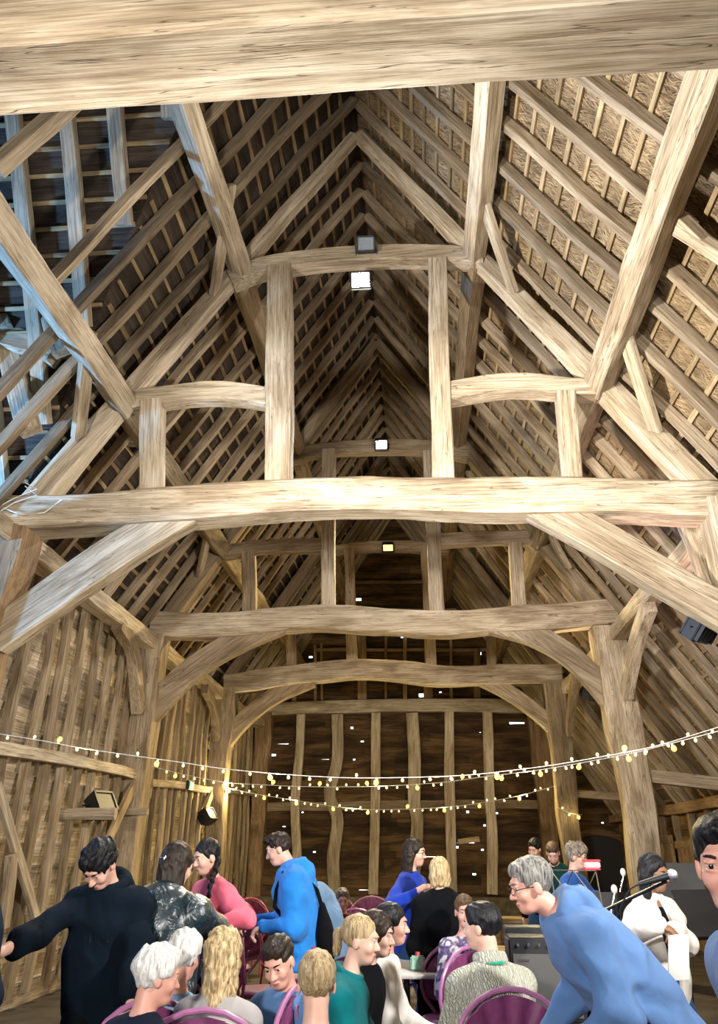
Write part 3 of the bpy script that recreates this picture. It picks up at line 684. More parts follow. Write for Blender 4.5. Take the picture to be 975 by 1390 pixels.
# light over the floor for the people, from the near truss
# strings of fairy lights
M['bulb_warm'] = emit('bulb_warm', (1, .80, .36), 1.9)
M['bulb_bright'] = emit('bulb_bright', (1, .68, .10), 3.5)
def string(pts, lab, step, r, big, thick, lamps):
    """pts: (px, py, Y); a cable with bulbs hanging every step metres"""
    P = [at(x, y, Y) for x, y, Y in pts]
    def cr(t):
        q = t * (len(P) - 1); i = min(int(q), len(P) - 2); u = q - i
        a = P[max(i - 1, 0)]; b = P[i]; c = P[i + 1]; e = P[min(i + 2, len(P) - 1)]
        if i == 0: a = b * 2 - c
        if i + 2 > len(P) - 1: e = c * 2 - b
        return .5 * ((2 * b) + (c - a) * u + (2 * a - 5 * b + 4 * c - e) * u * u + (3 * b - a - 3 * c + e) * u ** 3)
    Q = [cr(i / 160) for i in range(161)]
    root = empty('string_light', Q[0]); off = -Q[0]
    mb = MB(); mb.tube([q + off for q in Q], thick, 5); mb.build('cable', M['white_cable'], root)
    acc = 0; nxt = step * .6; i = 0; k = 0
    proto = {}
    for a, b in zip(Q, Q[1:]):
        d = (b - a).length
        while acc + d > nxt and k < 98:
            p = a.lerp(b, (nxt - acc) / d); ang = random.uniform(-.5, .5) + (math.pi if random.random() < .28 else 0)
            key = 'b' if (k % 5 == 2) else 's'
            if key not in proto:
                rr = r * (1.7 if key == 'b' else 1)
                m1 = MB(); m1.tube([(0, 0, 0), (0, 0, -rr * .9)], rr * .42, 6); m1 = m1.build('socket', M['white_cable'])
                m2 = MB(); m2.ball((0, 0, -rr * 1.8), rr, 8, 6, sc=(1, 1, 1.15)); m2 = m2.build('bulb', M['bulb_bright'] if key == 'b' else M['bulb_warm'])
                m1.parent = m2; proto[key] = (m1.data, m2.data); bpy.data.objects.remove(m1); bpy.data.objects.remove(m2)
            bo = bpy.data.objects.new('bulb', proto[key][1]); COL.objects.link(bo); bo.parent = root; bo.location = p + off; bo.rotation_euler = (random.uniform(-.3, .3), ang, 0)
            so = bpy.data.objects.new('socket', proto[key][0]); COL.objects.link(so); so.parent = bo
            k += 1; nxt += step * random.uniform(.85, 1.15)
        acc += d
    tag(root, lab, 'fairy lights')
    for t in lamps[0]:
        p = cr(t); l = bpy.data.lights.new('string_glow', 'POINT'); l.energy = lamps[1]; l.color = (1, .80, .36); l.shadow_soft_size = .05
        o = bpy.data.objects.new('string_glow', l); COL.objects.link(o); o.parent = root; o.location = p + off + Vector((0, 0, -.03))
string([(-8, 995, 7.2), (60, 1006, 7.3), (120, 1017, 7.3), (240, 1034, 7.3), (300, 1043, 7.3), (360, 1049, 7.3), (430, 1054, 7.3), (500, 1056, 7.3), (620, 1053, 7.3), (700, 1045, 7.3), (760, 1037, 7.3), (850, 1021, 7.3), (900, 1010, 7.3), (985, 984, 7.3)],
       'nearest string of fairy lights sagging right across the barn', .215, .0135, 0, .0035, ((.15, .4, .6, .85), 8))
string([(206, 1040, 12.0), (240, 1049, 12.0), (300, 1061, 12.0), (350, 1065, 12.0), (430, 1068, 12), (520, 1067, 12), (600, 1062, 11.5), (660, 1054, 11), (740, 1044, 10), (850, 1024, 8.8), (900, 1012, 8.2), (985, 990, 7.5)],
       'middle string of fairy lights, rising to join the nearest one on the right', .15, .016, 0, .0035, ((.2, .45, .7), 26))
string([(286, 1063, 16.6), (320, 1072, 16.6), (355, 1079, 16.6), (418, 1089, 16.6), (455, 1095, 16.6), (507, 1099, 16.6), (586, 1097, 16.6), (638, 1092, 16.6), (701, 1081, 16.6), (757, 1066, 16.6)],
       'farthest string of fairy lights between the third pair of posts', .15, .019, 0, .0045, ((.1, .3, .5, .7, .9), 80))
string([(757, 1096, 16.4), (775, 1104, 16.4), (790, 1106, 16.4)], 'short end of fairy lights hanging on the third right post', .15, .019, 0, .0035, ((.5,), 3))
# small green light on the second left rail
p = atx(258, 1066, -3.68); root = empty('green_light', p)
mb = MB(); mb.box((0, 0, 0), (.06, .34, .16), bev=.012); mb.build('housing', M['black'], root)
mb = MB(); mb.box((.034, 0, 0), (.006, .24, .10)); mb.build('lens', emit('green_glow', (.02, .9, .25), 1.2), root)
tag(root, 'small glowing green light fixed on the left wall rail', 'light')
# pale cable looped at the left end of the first tie beam
mb = MB()
for k in range(3):
    pts = [(-6, 690 + k * 8), (20, 676 + k * 6), (50, 664 + k * 8), (34, 655 + k * 5)] if k < 2 else [(5, 690), (30, 699), (60, 696), (84, 678)]
    mb.tube([at(x, y, T[1] - .24) for x, y in pts], .007, 6)
o = mb.build('electric_cable', M['white_cable']); tag(o, 'loose pale electric cable looped at the left end of the first tie beam', 'cable')

# daylight outside, seen only through the chinks
wd = bpy.data.worlds.new('world'); scene.world = wd; wd.use_nodes = True
bg = wd.node_tree.nodes['Background']; bg.inputs[0].default_value = (.80, .90, 1, 1); bg.inputs[1].default_value = 5.0
scene.view_settings.view_transform = 'Standard'; scene.view_settings.look = 'None'
scene.view_settings.exposure = 0; scene.view_settings.gamma = 1; scene.view_settings.use_curve_mapping = False
scene.cycles.use_denoising = True
scene.cycles.max_bounces = 5; scene.cycles.diffuse_bounces = 2; scene.cycles.glossy_bounces = 2; scene.cycles.sample_clamp_indirect = 4
scene.cycles.use_adaptive_sampling = True
# ================================================================= people: smooth-blended bodies meshed with surface nets
def axis_grid(lo, hi, base, fine):
    """coordinates from lo to hi, step base, finer inside the (a, b, step) ranges"""
    xs = [lo]
    while xs[-1] < hi:
        st = base
        for a, b, f in fine:
            if a <= xs[-1] <= b: st = min(st, f)
            elif xs[-1] < a < xs[-1] + st: st = max(min(st, a - xs[-1] + 1e-6), f)
        xs.append(xs[-1] + st)
    return np.array(xs)
def surface_net(V, X, Y, Z):
    S = V < 0
    nx, ny, nz = V.shape
    cnt = np.zeros((nx - 1, ny - 1, nz - 1), np.int8)
    for i in (0, 1):
        for j in (0, 1):
            for k in (0, 1): cnt += S[i:nx - 1 + i, j:ny - 1 + j, k:nz - 1 + k]
    act = (cnt > 0) & (cnt < 8)
    I, J, K = np.nonzero(act); n = len(I)
    if n == 0: return np.zeros((0, 3)), np.zeros((0, 4), int)
    pos = np.zeros((n, 3)); c = np.zeros(n)
    E = []
    for a in (0, 1):
        for b in (0, 1):
            E += [((0, a, b), (1, a, b)), ((a, 0, b), (a, 1, b)), ((a, b, 0), (a, b, 1))]
    for p, q in E:
        v0 = V[I + p[0], J + p[1], K + p[2]]; v1 = V[I + q[0], J + q[1], K + q[2]]
        m = (v0 < 0) != (v1 < 0)
        t = np.where(m, v0 / np.where(m, v0 - v1, 1), 0)
        P0 = np.stack([X[I + p[0]], Y[J + p[1]], Z[K + p[2]]], 1); P1 = np.stack([X[I + q[0]], Y[J + q[1]], Z[K + q[2]]], 1)
        pos += np.where(m[:, None], P0 + (P1 - P0) * t[:, None], 0); c += m
    pos /= c[:, None]
    idx = -np.ones(act.shape, int); idx[I, J, K] = np.arange(n)
    F = []
    s0 = S[:-1, 1:-1, 1:-1]; s1 = S[1:, 1:-1, 1:-1]; a, b, d = np.nonzero(s0 != s1); fl = s0[a, b, d]
    q = np.stack([idx[a, b, d], idx[a, b + 1, d], idx[a, b + 1, d + 1], idx[a, b, d + 1]], 1); q[~fl] = q[~fl][:, ::-1]; F.append(q)
    s0 = S[1:-1, :-1, 1:-1]; s1 = S[1:-1, 1:, 1:-1]; a, b, d = np.nonzero(s0 != s1); fl = s0[a, b, d]
    q = np.stack([idx[a, b, d], idx[a, b, d + 1], idx[a + 1, b, d + 1], idx[a + 1, b, d]], 1); q[~fl] = q[~fl][:, ::-1]; F.append(q)
    s0 = S[1:-1, 1:-1, :-1]; s1 = S[1:-1, 1:-1, 1:]; a, b, d = np.nonzero(s0 != s1); fl = s0[a, b, d]
    q = np.stack([idx[a, b, d], idx[a + 1, b, d], idx[a + 1, b + 1, d], idx[a, b + 1, d]], 1); q[~fl] = q[~fl][:, ::-1]; F.append(q)
    return pos, np.concatenate(F)
A = lambda v: np.array(v, float)
def unit(v): v = A(v); return v / max(np.linalg.norm(v), 1e-9)
class Blob:
    """a set of shapes blended together; each: function, bounding box, blend radius, mode"""
    def __init__(s): s.p = []
    def cap(s, a, b, ra, rb=None, k=.02, mode='u'):
        a, b = A(a), A(b); rb = ra if rb is None else rb
        def f(x, y, z):
            d = b - a; l2 = max(d @ d, 1e-9); px, py, pz = x - a[0], y - a[1], z - a[2]
            h = np.clip((px * d[0] + py * d[1] + pz * d[2]) / l2, 0, 1)
            return np.sqrt((px - d[0] * h) ** 2 + (py - d[1] * h) ** 2 + (pz - d[2] * h) ** 2) - (ra + (rb - ra) * h)
        r = max(ra, rb); s.p.append((f, np.minimum(a, b) - r, np.maximum(a, b) + r, k, mode)); return s
    def ecap(s, a, b, ra, rb, M3, dr, k=.03, mode='u'):
        """capsule whose cross-section is flattened by dr along the third row axis of M3"""
        a, b = A(a), A(b); n = A(M3)[:, 1]
        def f(x, y, z):
            px, py, pz = x - a[0], y - a[1], z - a[2]
            q = px * n[0] + py * n[1] + pz * n[2]; e = q * (1 / dr - 1)
            px, py, pz = px + n[0] * e, py + n[1] * e, pz + n[2] * e
            d = b - a; qd = d @ n; d = d + n * qd * (1 / dr - 1); l2 = max(d @ d, 1e-9)
            h = np.clip((px * d[0] + py * d[1] + pz * d[2]) / l2, 0, 1)
            return (np.sqrt((px - d[0] * h) ** 2 + (py - d[1] * h) ** 2 + (pz - d[2] * h) ** 2) - (ra + (rb - ra) * h)) * (dr + .15)
        r = max(ra, rb); s.p.append((f, np.minimum(a, b) - r, np.maximum(a, b) + r, k, mode)); return s
    def ell(s, c, r, M3=np.eye(3), k=.02, mode='u'):
        c, r, M3 = A(c), A(r), A(M3)
        def f(x, y, z):
            px, py, pz = x - c[0], y - c[1], z - c[2]
            u = [(px * M3[0, i] + py * M3[1, i] + pz * M3[2, i]) for i in range(3)]
            k0 = np.sqrt(sum((u[i] / r[i]) ** 2 for i in range(3))); k1 = np.sqrt(sum((u[i] / r[i] ** 2) ** 2 for i in range(3)))
            return k0 * (k0 - 1) / np.maximum(k1, 1e-6)
        R_ = max(r); s.p.append((f, c - R_, c + R_, k, mode)); return s
    def half(s, c, n, k=.01):
        """cut away everything on the n side of the plane through c"""
        c, n = A(c), unit(n)
        s.p.append((lambda x, y, z: -((x - c[0]) * n[0] + (y - c[1]) * n[1] + (z - c[2]) * n[2]), None, None, k, 's')); return s
    def mesh(s, name, mats, parent, base=.014, fine=(), disp=None, smooth_it=0):
        lo = np.min([p[1] for p in s.p if p[1] is not None and p[4] == 'u'], 0) - .03; hi = np.max([p[2] for p in s.p if p[2] is not None and p[4] == 'u'], 0) + .03
        ax = [axis_grid(lo[i], hi[i], base, [(f[0][i], f[1][i], f[2]) for f in fine]) for i in range(3)]
        V = np.full([len(a) for a in ax], .2, np.float32)
        for f, a, b, k, mode in s.p:
            if a is None: sl = [slice(0, len(ax[i])) for i in range(3)]
            else:
                m = k + .035; sl = []
                for i in range(3):
                    i0 = max(0, np.searchsorted(ax[i], a[i] - m) - 1); i1 = min(len(ax[i]), np.searchsorted(ax[i], b[i] + m) + 1); sl.append(slice(i0, i1))
            if any(q.stop - q.start < 1 for q in sl): continue
            gx, gy, gz = ax[0][sl[0]][:, None, None], ax[1][sl[1]][None, :, None], ax[2][sl[2]][None, None, :]
            d = f(gx, gy, gz); v = V[tuple(sl)]
            if mode == 'u':
                h = np.clip(.5 + .5 * (v - d) / k, 0, 1); V[tuple(sl)] = v * (1 - h) + d * h - k * h * (1 - h)
            else:
                h = np.clip(.5 - .5 * (v + d) / k, 0, 1); V[tuple(sl)] = v * (1 - h) - d * h + k * h * (1 - h)
        if disp is not None:
            gx, gy, gz = ax[0][:, None, None], ax[1][None, :, None], ax[2][None, None, :]
            V = V + disp(gx, gy, gz)
        pos, F = surface_net(V, *ax)
        me = bpy.data.meshes.new(name)
        me.vertices.add(len(pos)); me.vertices.foreach_set('co', pos.astype(np.float32).ravel())
        me.loops.add(len(F) * 4); me.loops.foreach_set('vertex_index', F.astype(np.int32).ravel())
        me.polygons.add(len(F)); me.polygons.foreach_set('loop_start', np.arange(0, len(F) * 4, 4, dtype=np.int32))
        me.update(calc_edges=True); me.validate()
        me.polygons.foreach_set('use_smooth', np.ones(len(me.polygons), bool))
        if not isinstance(mats, (list, tuple)): mats = [mats]
        for m_ in mats: me.materials.append(m_)
        o = link(name, me, parent); 
        return o, pos, F
def folds(amp, sx=11, seed=0.0):
    def f(x, y, z):
        a = np.sin(sx * x * 1.1 + 3 * np.sin(7 * z + seed) + seed) * np.sin(sx * 1.3 * z + 2.5 * np.sin(6 * x + 5 * y) + seed * 2)
        b = np.sin(27 * z + 9 * x + 14 * y + 2 * np.sin(9 * z + seed))
        return amp * (a + .55 * b)
    return f
def skin_mat(name, col, rough=.5):
    m, nt, b = new_mat(name); L = nt.links.new
    tc = N(nt, 'ShaderNodeTexCoord'); n = N(nt, 'ShaderNodeTexNoise', Scale=14.0, Detail=4.0); L(tc.outputs['Object'], n.inputs['Vector'])
    r = ramp(nt, n.outputs[0], [(.3, (col[0] * .88, col[1] * .78, col[2] * .75)), (.7, col)])
    L(r.outputs[0], b.inputs['Base Color']); b.inputs['Roughness'].default_value = rough
    b.inputs['Subsurface Weight'].default_value = .12; b.inputs['Subsurface Radius'].default_value = (.01, .004, .002); b.inputs['Subsurface Scale'].default_value = .6
    return m
def hair_mat(name, dark, light, sc=(90, 90, 7), rough=.45):
    m, nt, b = new_mat(name); L = nt.links.new
    tc = N(nt, 'ShaderNodeTexCoord'); q = N(nt, 'ShaderNodeMapping'); q.inputs['Scale'].default_value = sc; L(tc.outputs['Object'], q.inputs[0])
    n = N(nt, 'ShaderNodeTexNoise', Scale=1.0, Detail=4.0, Distortion=1.0); L(q.outputs[0], n.inputs['Vector'])
    r = ramp(nt, n.outputs[0], [(.35, dark), (.65, light)]); L(r.outputs[0], b.inputs['Base Color']); b.inputs['Roughness'].default_value = rough; b.inputs['Specular IOR Level'].default_value = .25
    bp = N(nt, 'ShaderNodeBump', Strength=.9, Distance=.006); L(n.outputs[0], bp.inputs['Height']); L(bp.outputs[0], b.inputs['Normal'])
    return m
SK = {'fair': skin_mat('skin_fair', (.72, .46, .36)), 'pink': skin_mat('skin_pink', (.70, .38, .30)), 'olive': skin_mat('skin_olive', (.56, .34, .23)), 'brown': skin_mat('skin_brown', (.26, .135, .08))}
LIP = {k: plain('lips_' + k, c, rough=.45) for k, c in {'fair': (.50, .18, .16), 'pink': (.48, .17, .15), 'olive': (.40, .16, .13), 'brown': (.20, .07, .06)}.items()}
HR = {'black': hair_mat('hair_black', (.003, .003, .004), (.014, .014, .017)), 'dark': hair_mat('hair_dark_brown', (.008, .005, .004), (.038, .024, .016)), 'brown': hair_mat('hair_brown', (.04, .022, .012), (.15, .09, .05)),
      'blonde': hair_mat('hair_blonde', (.24, .16, .07), (.72, .56, .32), sc=(70, 70, 9)), 'honey': hair_mat('hair_honey', (.20, .13, .06), (.55, .42, .24)), 'white': hair_mat('hair_white', (.45, .45, .44), (.88, .87, .84)), 'grey': hair_mat('hair_grey', (.06, .06, .058), (.30, .29, .27)),
      'ash': hair_mat('hair_ash', (.08, .06, .045), (.34, .28, .22), sc=(60, 60, 30))}
M['eye_white'] = plain('eye_white', (.50, .46, .44), rough=.2, noise_amt=.02); M['iris'] = plain('iris', (.02, .014, .01), rough=.15)
def rotm(yaw=0, pitch=0, roll=0):
    """columns: the part's own left, back and up; pitch > 0 bows forward"""
    return np.array((Matrix.Rotation(R(yaw), 3, 'Z') @ Matrix.Rotation(R(pitch), 3, 'X') @ Matrix.Rotation(R(roll), 3, 'Y')))
def ik(S, W, l1, l2, pole):
    d = W - S; L = np.linalg.norm(d); 
    if L > (l1 + l2) * .995: W = S + d / L * (l1 + l2) * .995; d = W - S; L = np.linalg.norm(d)
    a = (l1 * l1 - l2 * l2 + L * L) / (2 * L); h = math.sqrt(max(l1 * l1 - a * a, 0)); u = d / L
    p = A(pole) - u * (A(pole) @ u); p = unit(p)
    return S + u * a + p * h, W

def hand(B, W, hd, pn, s, curl=.5, side=1, r0=.0085):
    """palm, four fingers and a thumb; hd the pointing direction, pn the palm normal"""
    hd = unit(hd); pn = unit(A(pn) - hd * (A(pn) @ hd)); sd = np.cross(hd, pn) * side
    Mh = np.stack([sd, pn, hd], 1); pc = W + hd * .045 * s
    B.ell(pc, (.040 * s, .017 * s, .052 * s), Mh, k=.018)
    for i, (o, l) in enumerate(((-.030, .066), (-.010, .076), (.010, .071), (.028, .056))):
        b = W + hd * .082 * s + sd * o * s
        c1 = curl * .9; d1 = unit(hd * math.cos(c1) + pn * math.sin(c1)); c2 = curl * 2.0; d2 = unit(hd * math.cos(c2) + pn * math.sin(c2))
        m = b + d1 * l * .5 * s; e = m + d2 * l * .5 * s
        B.cap(b - hd * .02 * s, m, r0 * s, r0 * .92 * s, k=.005); B.cap(m, e, r0 * .92 * s, r0 * .8 * s, k=.005)
    t0 = W + hd * .022 * s - sd * .028 * s; t1 = t0 + unit(hd * .65 - sd * .7 + pn * .35) * .038 * s; t2 = t1 + unit(hd * .9 - sd * .2 + pn * .45 * (1 + curl)) * .032 * s
    B.cap(t0, t1, r0 * 1.25 * s, r0 * 1.1 * s, k=.008); B.cap(t1, t2, r0 * 1.1 * s, r0 * .9 * s, k=.005)

def make_person(px, py, Y, rz, h=1.72, sit=False, lean=0, side_lean=0, head=(0, 0, 0), arms=None, skin='fair', hair='dark', style='short', top=None, top_mat=None, topk='jumper', leg_mat=None,
                label='', group=None, sleeve=1.0, build=1.0, female=False, glasses=False, beard=False, fine=.0065, shoe='black', seat_h=.47, neck_fwd=.0, bag=False, hood=False, collar=False, scarf=None, face=True, drawstring=None, clip=False):
    root = empty('person', (0, 0, 0)); s = h / 1.72
    Rb = rotm(0, lean, side_lean); sx = Rb[:, 0]; sp = Rb[:, 2]
    Pz = (seat_h + .09) if sit else .53 * h
    P = A((0, 0, Pz))
    if lean > 20 and not sit: P = A((0, .0, Pz - .02))
    sw = (.175 if female else .195) * s * build; hw = (.165 if female else .155) * s * build
    Nb = P + sp * .305 * h + Rb[:, 1] * -.01
    Rn = rotm(head[0] * .4, lean * .75 + head[1] * .5, side_lean * .5); Rh = rotm(head[0], head[1], head[2])
    hb = Nb + Rn[:, 2] * .060 * h + Rn[:, 1] * (-.012 - neck_fwd)
    hs = s * .95
    Hc = hb + Rh[:, 2] * .085 * hs + Rh[:, 1] * -.022 * hs
    # place: the head centre goes where the photograph shows it
    tgt = at(px, py, Y); c, s_ = math.cos(R(rz)), math.sin(R(rz))
    dz = tgt.z - Hc[2]
    if sit: P[2] += dz; Nb[2] += dz; hb[2] += dz; Hc[2] += dz
    else:
        P[2] += dz * .5; Nb[2] += dz; hb[2] += dz; Hc[2] += dz
    root.location = (tgt.x - (Hc[0] * c - Hc[1] * s_), tgt.y - (Hc[0] * s_ + Hc[1] * c), 0); root.rotation_euler = (0, 0, R(rz))
    loc = np.array(root.location)
    def to_local(w):
        d = A(w) - loc; return A((d[0] * c + d[1] * s_, -d[0] * s_ + d[1] * c, d[2]))
    B = Blob()
    # torso under the clothes
    ch = P + (Nb - P) * .70; wa = P + (Nb - P) * .30
    B.ecap(P, wa, hw * .92, sw * .72, Rb, .68, k=.05); B.ecap(wa, ch, sw * .72, sw * .86, Rb, .68, k=.06)
    sh = {}
    for sd in (1, -1):
        S = Nb - sp * .045 * h + sx * sd * (sw - .035); sh[sd] = S
        B.cap(Nb - sp * .02, S, .052 * s, .052 * s, k=.05)
    B.cap(Nb - sp * .02, hb + Rh[:, 2] * .02, .056 * s * (.88 if female else 1), .050 * s * (.88 if female else 1), k=.035)
    # head
    H = lambda v: Hc + Rh @ (A(v) * hs)
    el = lambda cc, r, k=.02, m='u': B.ell(H(cc), A(r) * hs, Rh, k=k, mode=m)
    el((0, .012, .038), (.074, .094, .083), .02); el((0, -.030, -.020), (.061, .064, .083), .03); el((0, -.055, -.083), (.036 if female else .041, .034, .026), .028)
    el((0, -.083, .036), (.046, .016, .012), .018)
    for sd in (1, -1):
        el((sd * .032, -.0965, .010), (.016, .011, .010), .012, 's'); el((sd * .040, -.068, -.026), (.020, .020, .020), .022)
        el((sd * .076, .006, -.008), (.009, .021, .031), .008)
    B.cap(H((0, -.090, .012)), H((0, -.112, -.024)), .0085 * hs, .013 * hs, k=.010)
    for sd in (1, -1): el((sd * .012, -.100, -.029), (.008, .010, .008), .006)
    for sd in (1, -1): el((sd * .032, -.0845, .0185), (.0165, .0125, .0065), .006); el((sd * .032, -.0835, -.001), (.015, .011, .005), .006)
    el((0, -.090, -.055), (.023, .0125, .0055), .006); el((0, -.087, -.066), (.020, .0125, .0065), .006)
    # arms
    l1, l2 = .172 * h, .150 * h
    arms = arms or {}
    el_pts = {}; hand_box = []
    for sd in (1, -1):
        S = sh[sd]; a = arms.get(sd, {})
        if 'px' in a: W = to_local(at(*a['px']))
        elif 'w' in a: W = Hc + A(a['w'])
        elif sit: W = P + A((sd * .12, -.36, .13))
        else: W = S + A((sd * .06, -.06, -.31 * h)) 
        pole = a.get('pole', (sd * .55, .6, -.45))
        E, W = ik(S, W, l1, l2, pole); el_pts[sd] = (S, E, W)
        B.cap(S, E, .046 * s * build, .038 * s * build, k=.03); B.cap(E, W, .038 * s * build, .026 * s, k=.02)
        hd = unit(W - E) if 'hd' not in a else unit(a['hd']); pn = a.get('pn', (-sd * .6, -.3, -.6))
        hand(B, W, hd, pn, s * 1.0, a.get('curl', .5), side=sd, r0=.0088); pc = W + hd * .08
        hand_box.append((pc - .11, pc + .11, .0075))
    # legs
    lw = {}
    for sd in (1, -1):
        Hp = P + A((sd * .085 * s, 0, -.02))
        if sit: Kn = Hp + A((sd * .05, -.25 * h, .01)); An = Kn + A((0, .03, -(Kn[2] - .09)))
        else: 
            An = A((P[0] + sd * .10, (.04 if sd > 0 else -.05) + P[1] * .2, .085)); Kn, An = ik(Hp, An, .248 * h, .248 * h, (0, -1, 0))
        B.cap(Hp, Kn, .082 * s * build, .056 * s, k=.04); B.cap(Kn, An, .056 * s, .038 * s, k=.03); B.cap(An, An + A((0, -.13, -.045)), .036 * s, .03 * s, k=.02)
        lw[sd] = (Hp, Kn, An)
    fb = [(Hc - .16, Hc + .16, fine)] + hand_box
    body, pos, F = B.mesh('body', [SK[skin], LIP[skin]], root, base=.02, fine=fb)
    # lips get their own tint
    me = body.data; hc = (pos - Hc) @ Rh / hs
    lipm = (np.abs(hc[:, 0]) < .0235) & (hc[:, 1] < -.0905) & (np.abs(hc[:, 2] + .0605 + .18 * np.abs(hc[:, 0]) * 0) < .0105 - .18 * np.abs(hc[:, 0]))
    if len(me.polygons) == len(F):
        mi = np.where(lipm[F].sum(1) >= 3, 1, 0).astype(np.int32); me.polygons.foreach_set('material_index', mi)
    if face:
        for sd in (1, -1):
            mb = MB(); 
            cc = A((sd * .032, -.0805, .0085))
            mb.ball((0, 0, 0), .0125 * hs, 12, 10)
            e = mb.build('eye', [M['eye_white'], M['iris']], root, smooth=True, angle=180)
            g = Vector(Rh @ A((-sd * .04, -1, -.12))); 
            for p in e.data.polygons:
                if Vector(p.center).normalized().dot(g.normalized()) > .77: p.material_index = 1
            e.location = H(cc)
            mb = MB(); pts = [H((sd * (.014 + .011 * i), -.1005 + .0022 * i * i * .9, .030 + .004 * math.sin(i * .9))) for i in range(4)]
            mb.tube(pts, [.003 * hs, .0042 * hs, .0038 * hs, .002 * hs], 6); mb.build('eyebrow', HR[hair if hair not in ('white', 'blonde') else 'honey'], root)
    # ------------------------------------------------ hair
    G = Blob(); gl = lambda cc, r, k=.02, m='u': G.ell(H(cc), A(r) * hs, Rh, k=k, mode=m)
    amp = .0035; cut_face = True
    vol = {'short': .010, 'fade': .006, 'curly': .026, 'messy': .020, 'bob': .020, 'long': .014, 'pony': .009, 'braid': .009, 'wavy': .024, 'crop': .008, 'puff': .020}[style]
    gl((0, .016, .042), (.074 + vol, .094 + vol, .083 + vol), .02)
    if style in ('messy', 'curly', 'fade', 'puff'): gl((0, -.03, .10), (.062, .062, .038 if style != 'fade' else .034), .03)
    if style in ('fade', 'messy'): gl((0, -.072, .098), (.052, .035, .024), .02)
    if style in ('short', 'crop'): gl((0, -.045, .092), (.058, .045, .028), .025)
    fl = {'messy': .050, 'fade': .070, 'short': .062, 'crop': .066}.get(style, .066)
    # clear the face
    G.ell(H((0, -.098, -.022)), A((.066, .060, .088 if fl > .06 else .074)) * hs, Rh, k=.012, mode='s')
    if style in ('short', 'crop', 'fade', 'messy', 'curly', 'puff'):
        for sd in (1, -1): G.ell(H((sd * .085, -.028, -.045)), A((.04, .055, .06)) * hs, Rh, k=.01, mode='s')
        G.half(H((0, .05, -.055 if style not in ('curly', 'puff') else -.07)), Rh @ A((0, -.35, -1)))
    if style in ('long', 'wavy', 'bob'):
        L_ = {'long': .30, 'wavy': .27, 'bob': .055}[style] * hs
        dn = unit(A((0, .12, -1)) - 0 * sp) if lean < 25 else unit(-sp + A((0, 0, -.6)))
        for cc, r in (((0, .075, -.02), .055), ((.055, .045, -.03), .040), ((-.055, .045, -.03), .040), ((.072, .01, -.03), .026), ((-.072, .01, -.03), .026)):
            a0 = H(cc); G.cap(a0, a0 + dn * L_ * (1 if r > .03 else .85), r * hs, r * .75 * hs, k=.03)
        G.ell(H((0, -.115, -.08)), A((.058, .065, .11)) * hs, Rh, k=.01, mode='s')
    if style == 'pony':
        b0 = H((0, .105, .03)); b1 = b0 + Rh[:, 1] * .03 + A((0, 0, -.02)); b2 = b1 + A((0, 0, -.17)) + Rh[:, 1] * .01
        G.cap(b0, b1, .022 * hs, .024 * hs, k=.01); G.cap(b1, b2, .030 * hs, .014 * hs, k=.01)
        G.half(H((0, .05, -.06)), Rh @ A((0, -.5, -1)))
    if style == 'braid':
        b0 = H((.05, .06, -.05)); b1 = Nb + sx * .10 + Rb[:, 1] * -.10 + sp * .02; b2 = Nb + sx * .10 + Rb[:, 1] * -.15 - sp * .20
        n_ = 10
        for i in range(n_):
            t = i / (n_ - 1); q = (b0 * (1 - t) + b1 * t) if False else (b0 + (b1 - b0) * min(1, t * 2) if t < .5 else b1 + (b2 - b1) * (t - .5) * 2)
            G.ell(q + sx * .006 * (-1) ** i, (.022 - .008 * t, .020 - .006 * t, .026), np.eye(3), k=.008)
    sdh = px * .37
    if style in ('curly', 'messy', 'wavy', 'puff'):
        am = {'curly': .009, 'messy': .006, 'wavy': .007, 'puff': .005}[style]
        hd_ = lambda x, y, z: am * (np.sin(75 * x + 4 * np.sin(30 * z + sdh)) * np.sin(70 * y + 3 * np.sin(40 * x)) + .7 * np.sin(60 * z + 5 * np.sin(25 * y + 30 * x)))
    else: hd_ = lambda x, y, z: .0022 * np.sin(160 * x + 60 * y + 6 * np.sin(18 * z + sdh)) + .0022 * np.sin(110 * y + 4 * np.sin(25 * z))
    G.mesh('hair', HR[hair], root, base=max(fine, .0065) if style not in ('long', 'wavy') else .0085, disp=hd_)
    if beard:
        G = Blob(); G.ell(H((0, -.052, -.082)), A((.050, .046, .040)) * hs, Rh, k=.02); G.ell(H((0, -.01, -.06)), A((.066, .05, .035)) * hs, Rh, k=.02)
        G.ell(H((0, -.10, -.058)), A((.026, .03, .014)) * hs, Rh, k=.008, mode='s'); G.half(H((0, 0, -.040)), Rh @ A((0, 0, 1)))
        G.mesh('beard', HR[hair], root, base=fine, disp=lambda x, y, z: .0015 * np.sin(300 * x + 200 * z))
    if clip:
        mb = MB()
        for k_ in range(5): mb.tube([H((.030 - .012 * k_, .112, .03)), H((.026 - .010 * k_, .128, .0)), H((.024 - .010 * k_, .115, -.03))], .004, 6)
        mb.tube([H((.035, .118, .005)), H((-.025, .118, .005))], .007, 8); mb.build('hair_clip', M['chrome'], root)
    # ------------------------------------------------ clothes
    tm = top_mat; o = .020 if topk != 'tee' else .012
    if topk in ('hoodie', 'leather', 'cardigan', 'coat'): o = .030
    C = Blob(); hem = {'jumper': -.07, 'hoodie': -.09, 'leather': -.06, 'cardigan': -.13, 'coat': -.30, 'tee': -.08, 'shirt': -.08}[topk] * h
    dnv = -sp if not sit else -sp
    if lean > 30: hem = max(hem, -.09 * h)
    hp = P + dnv * (-hem) if not sit else P + dnv * .03
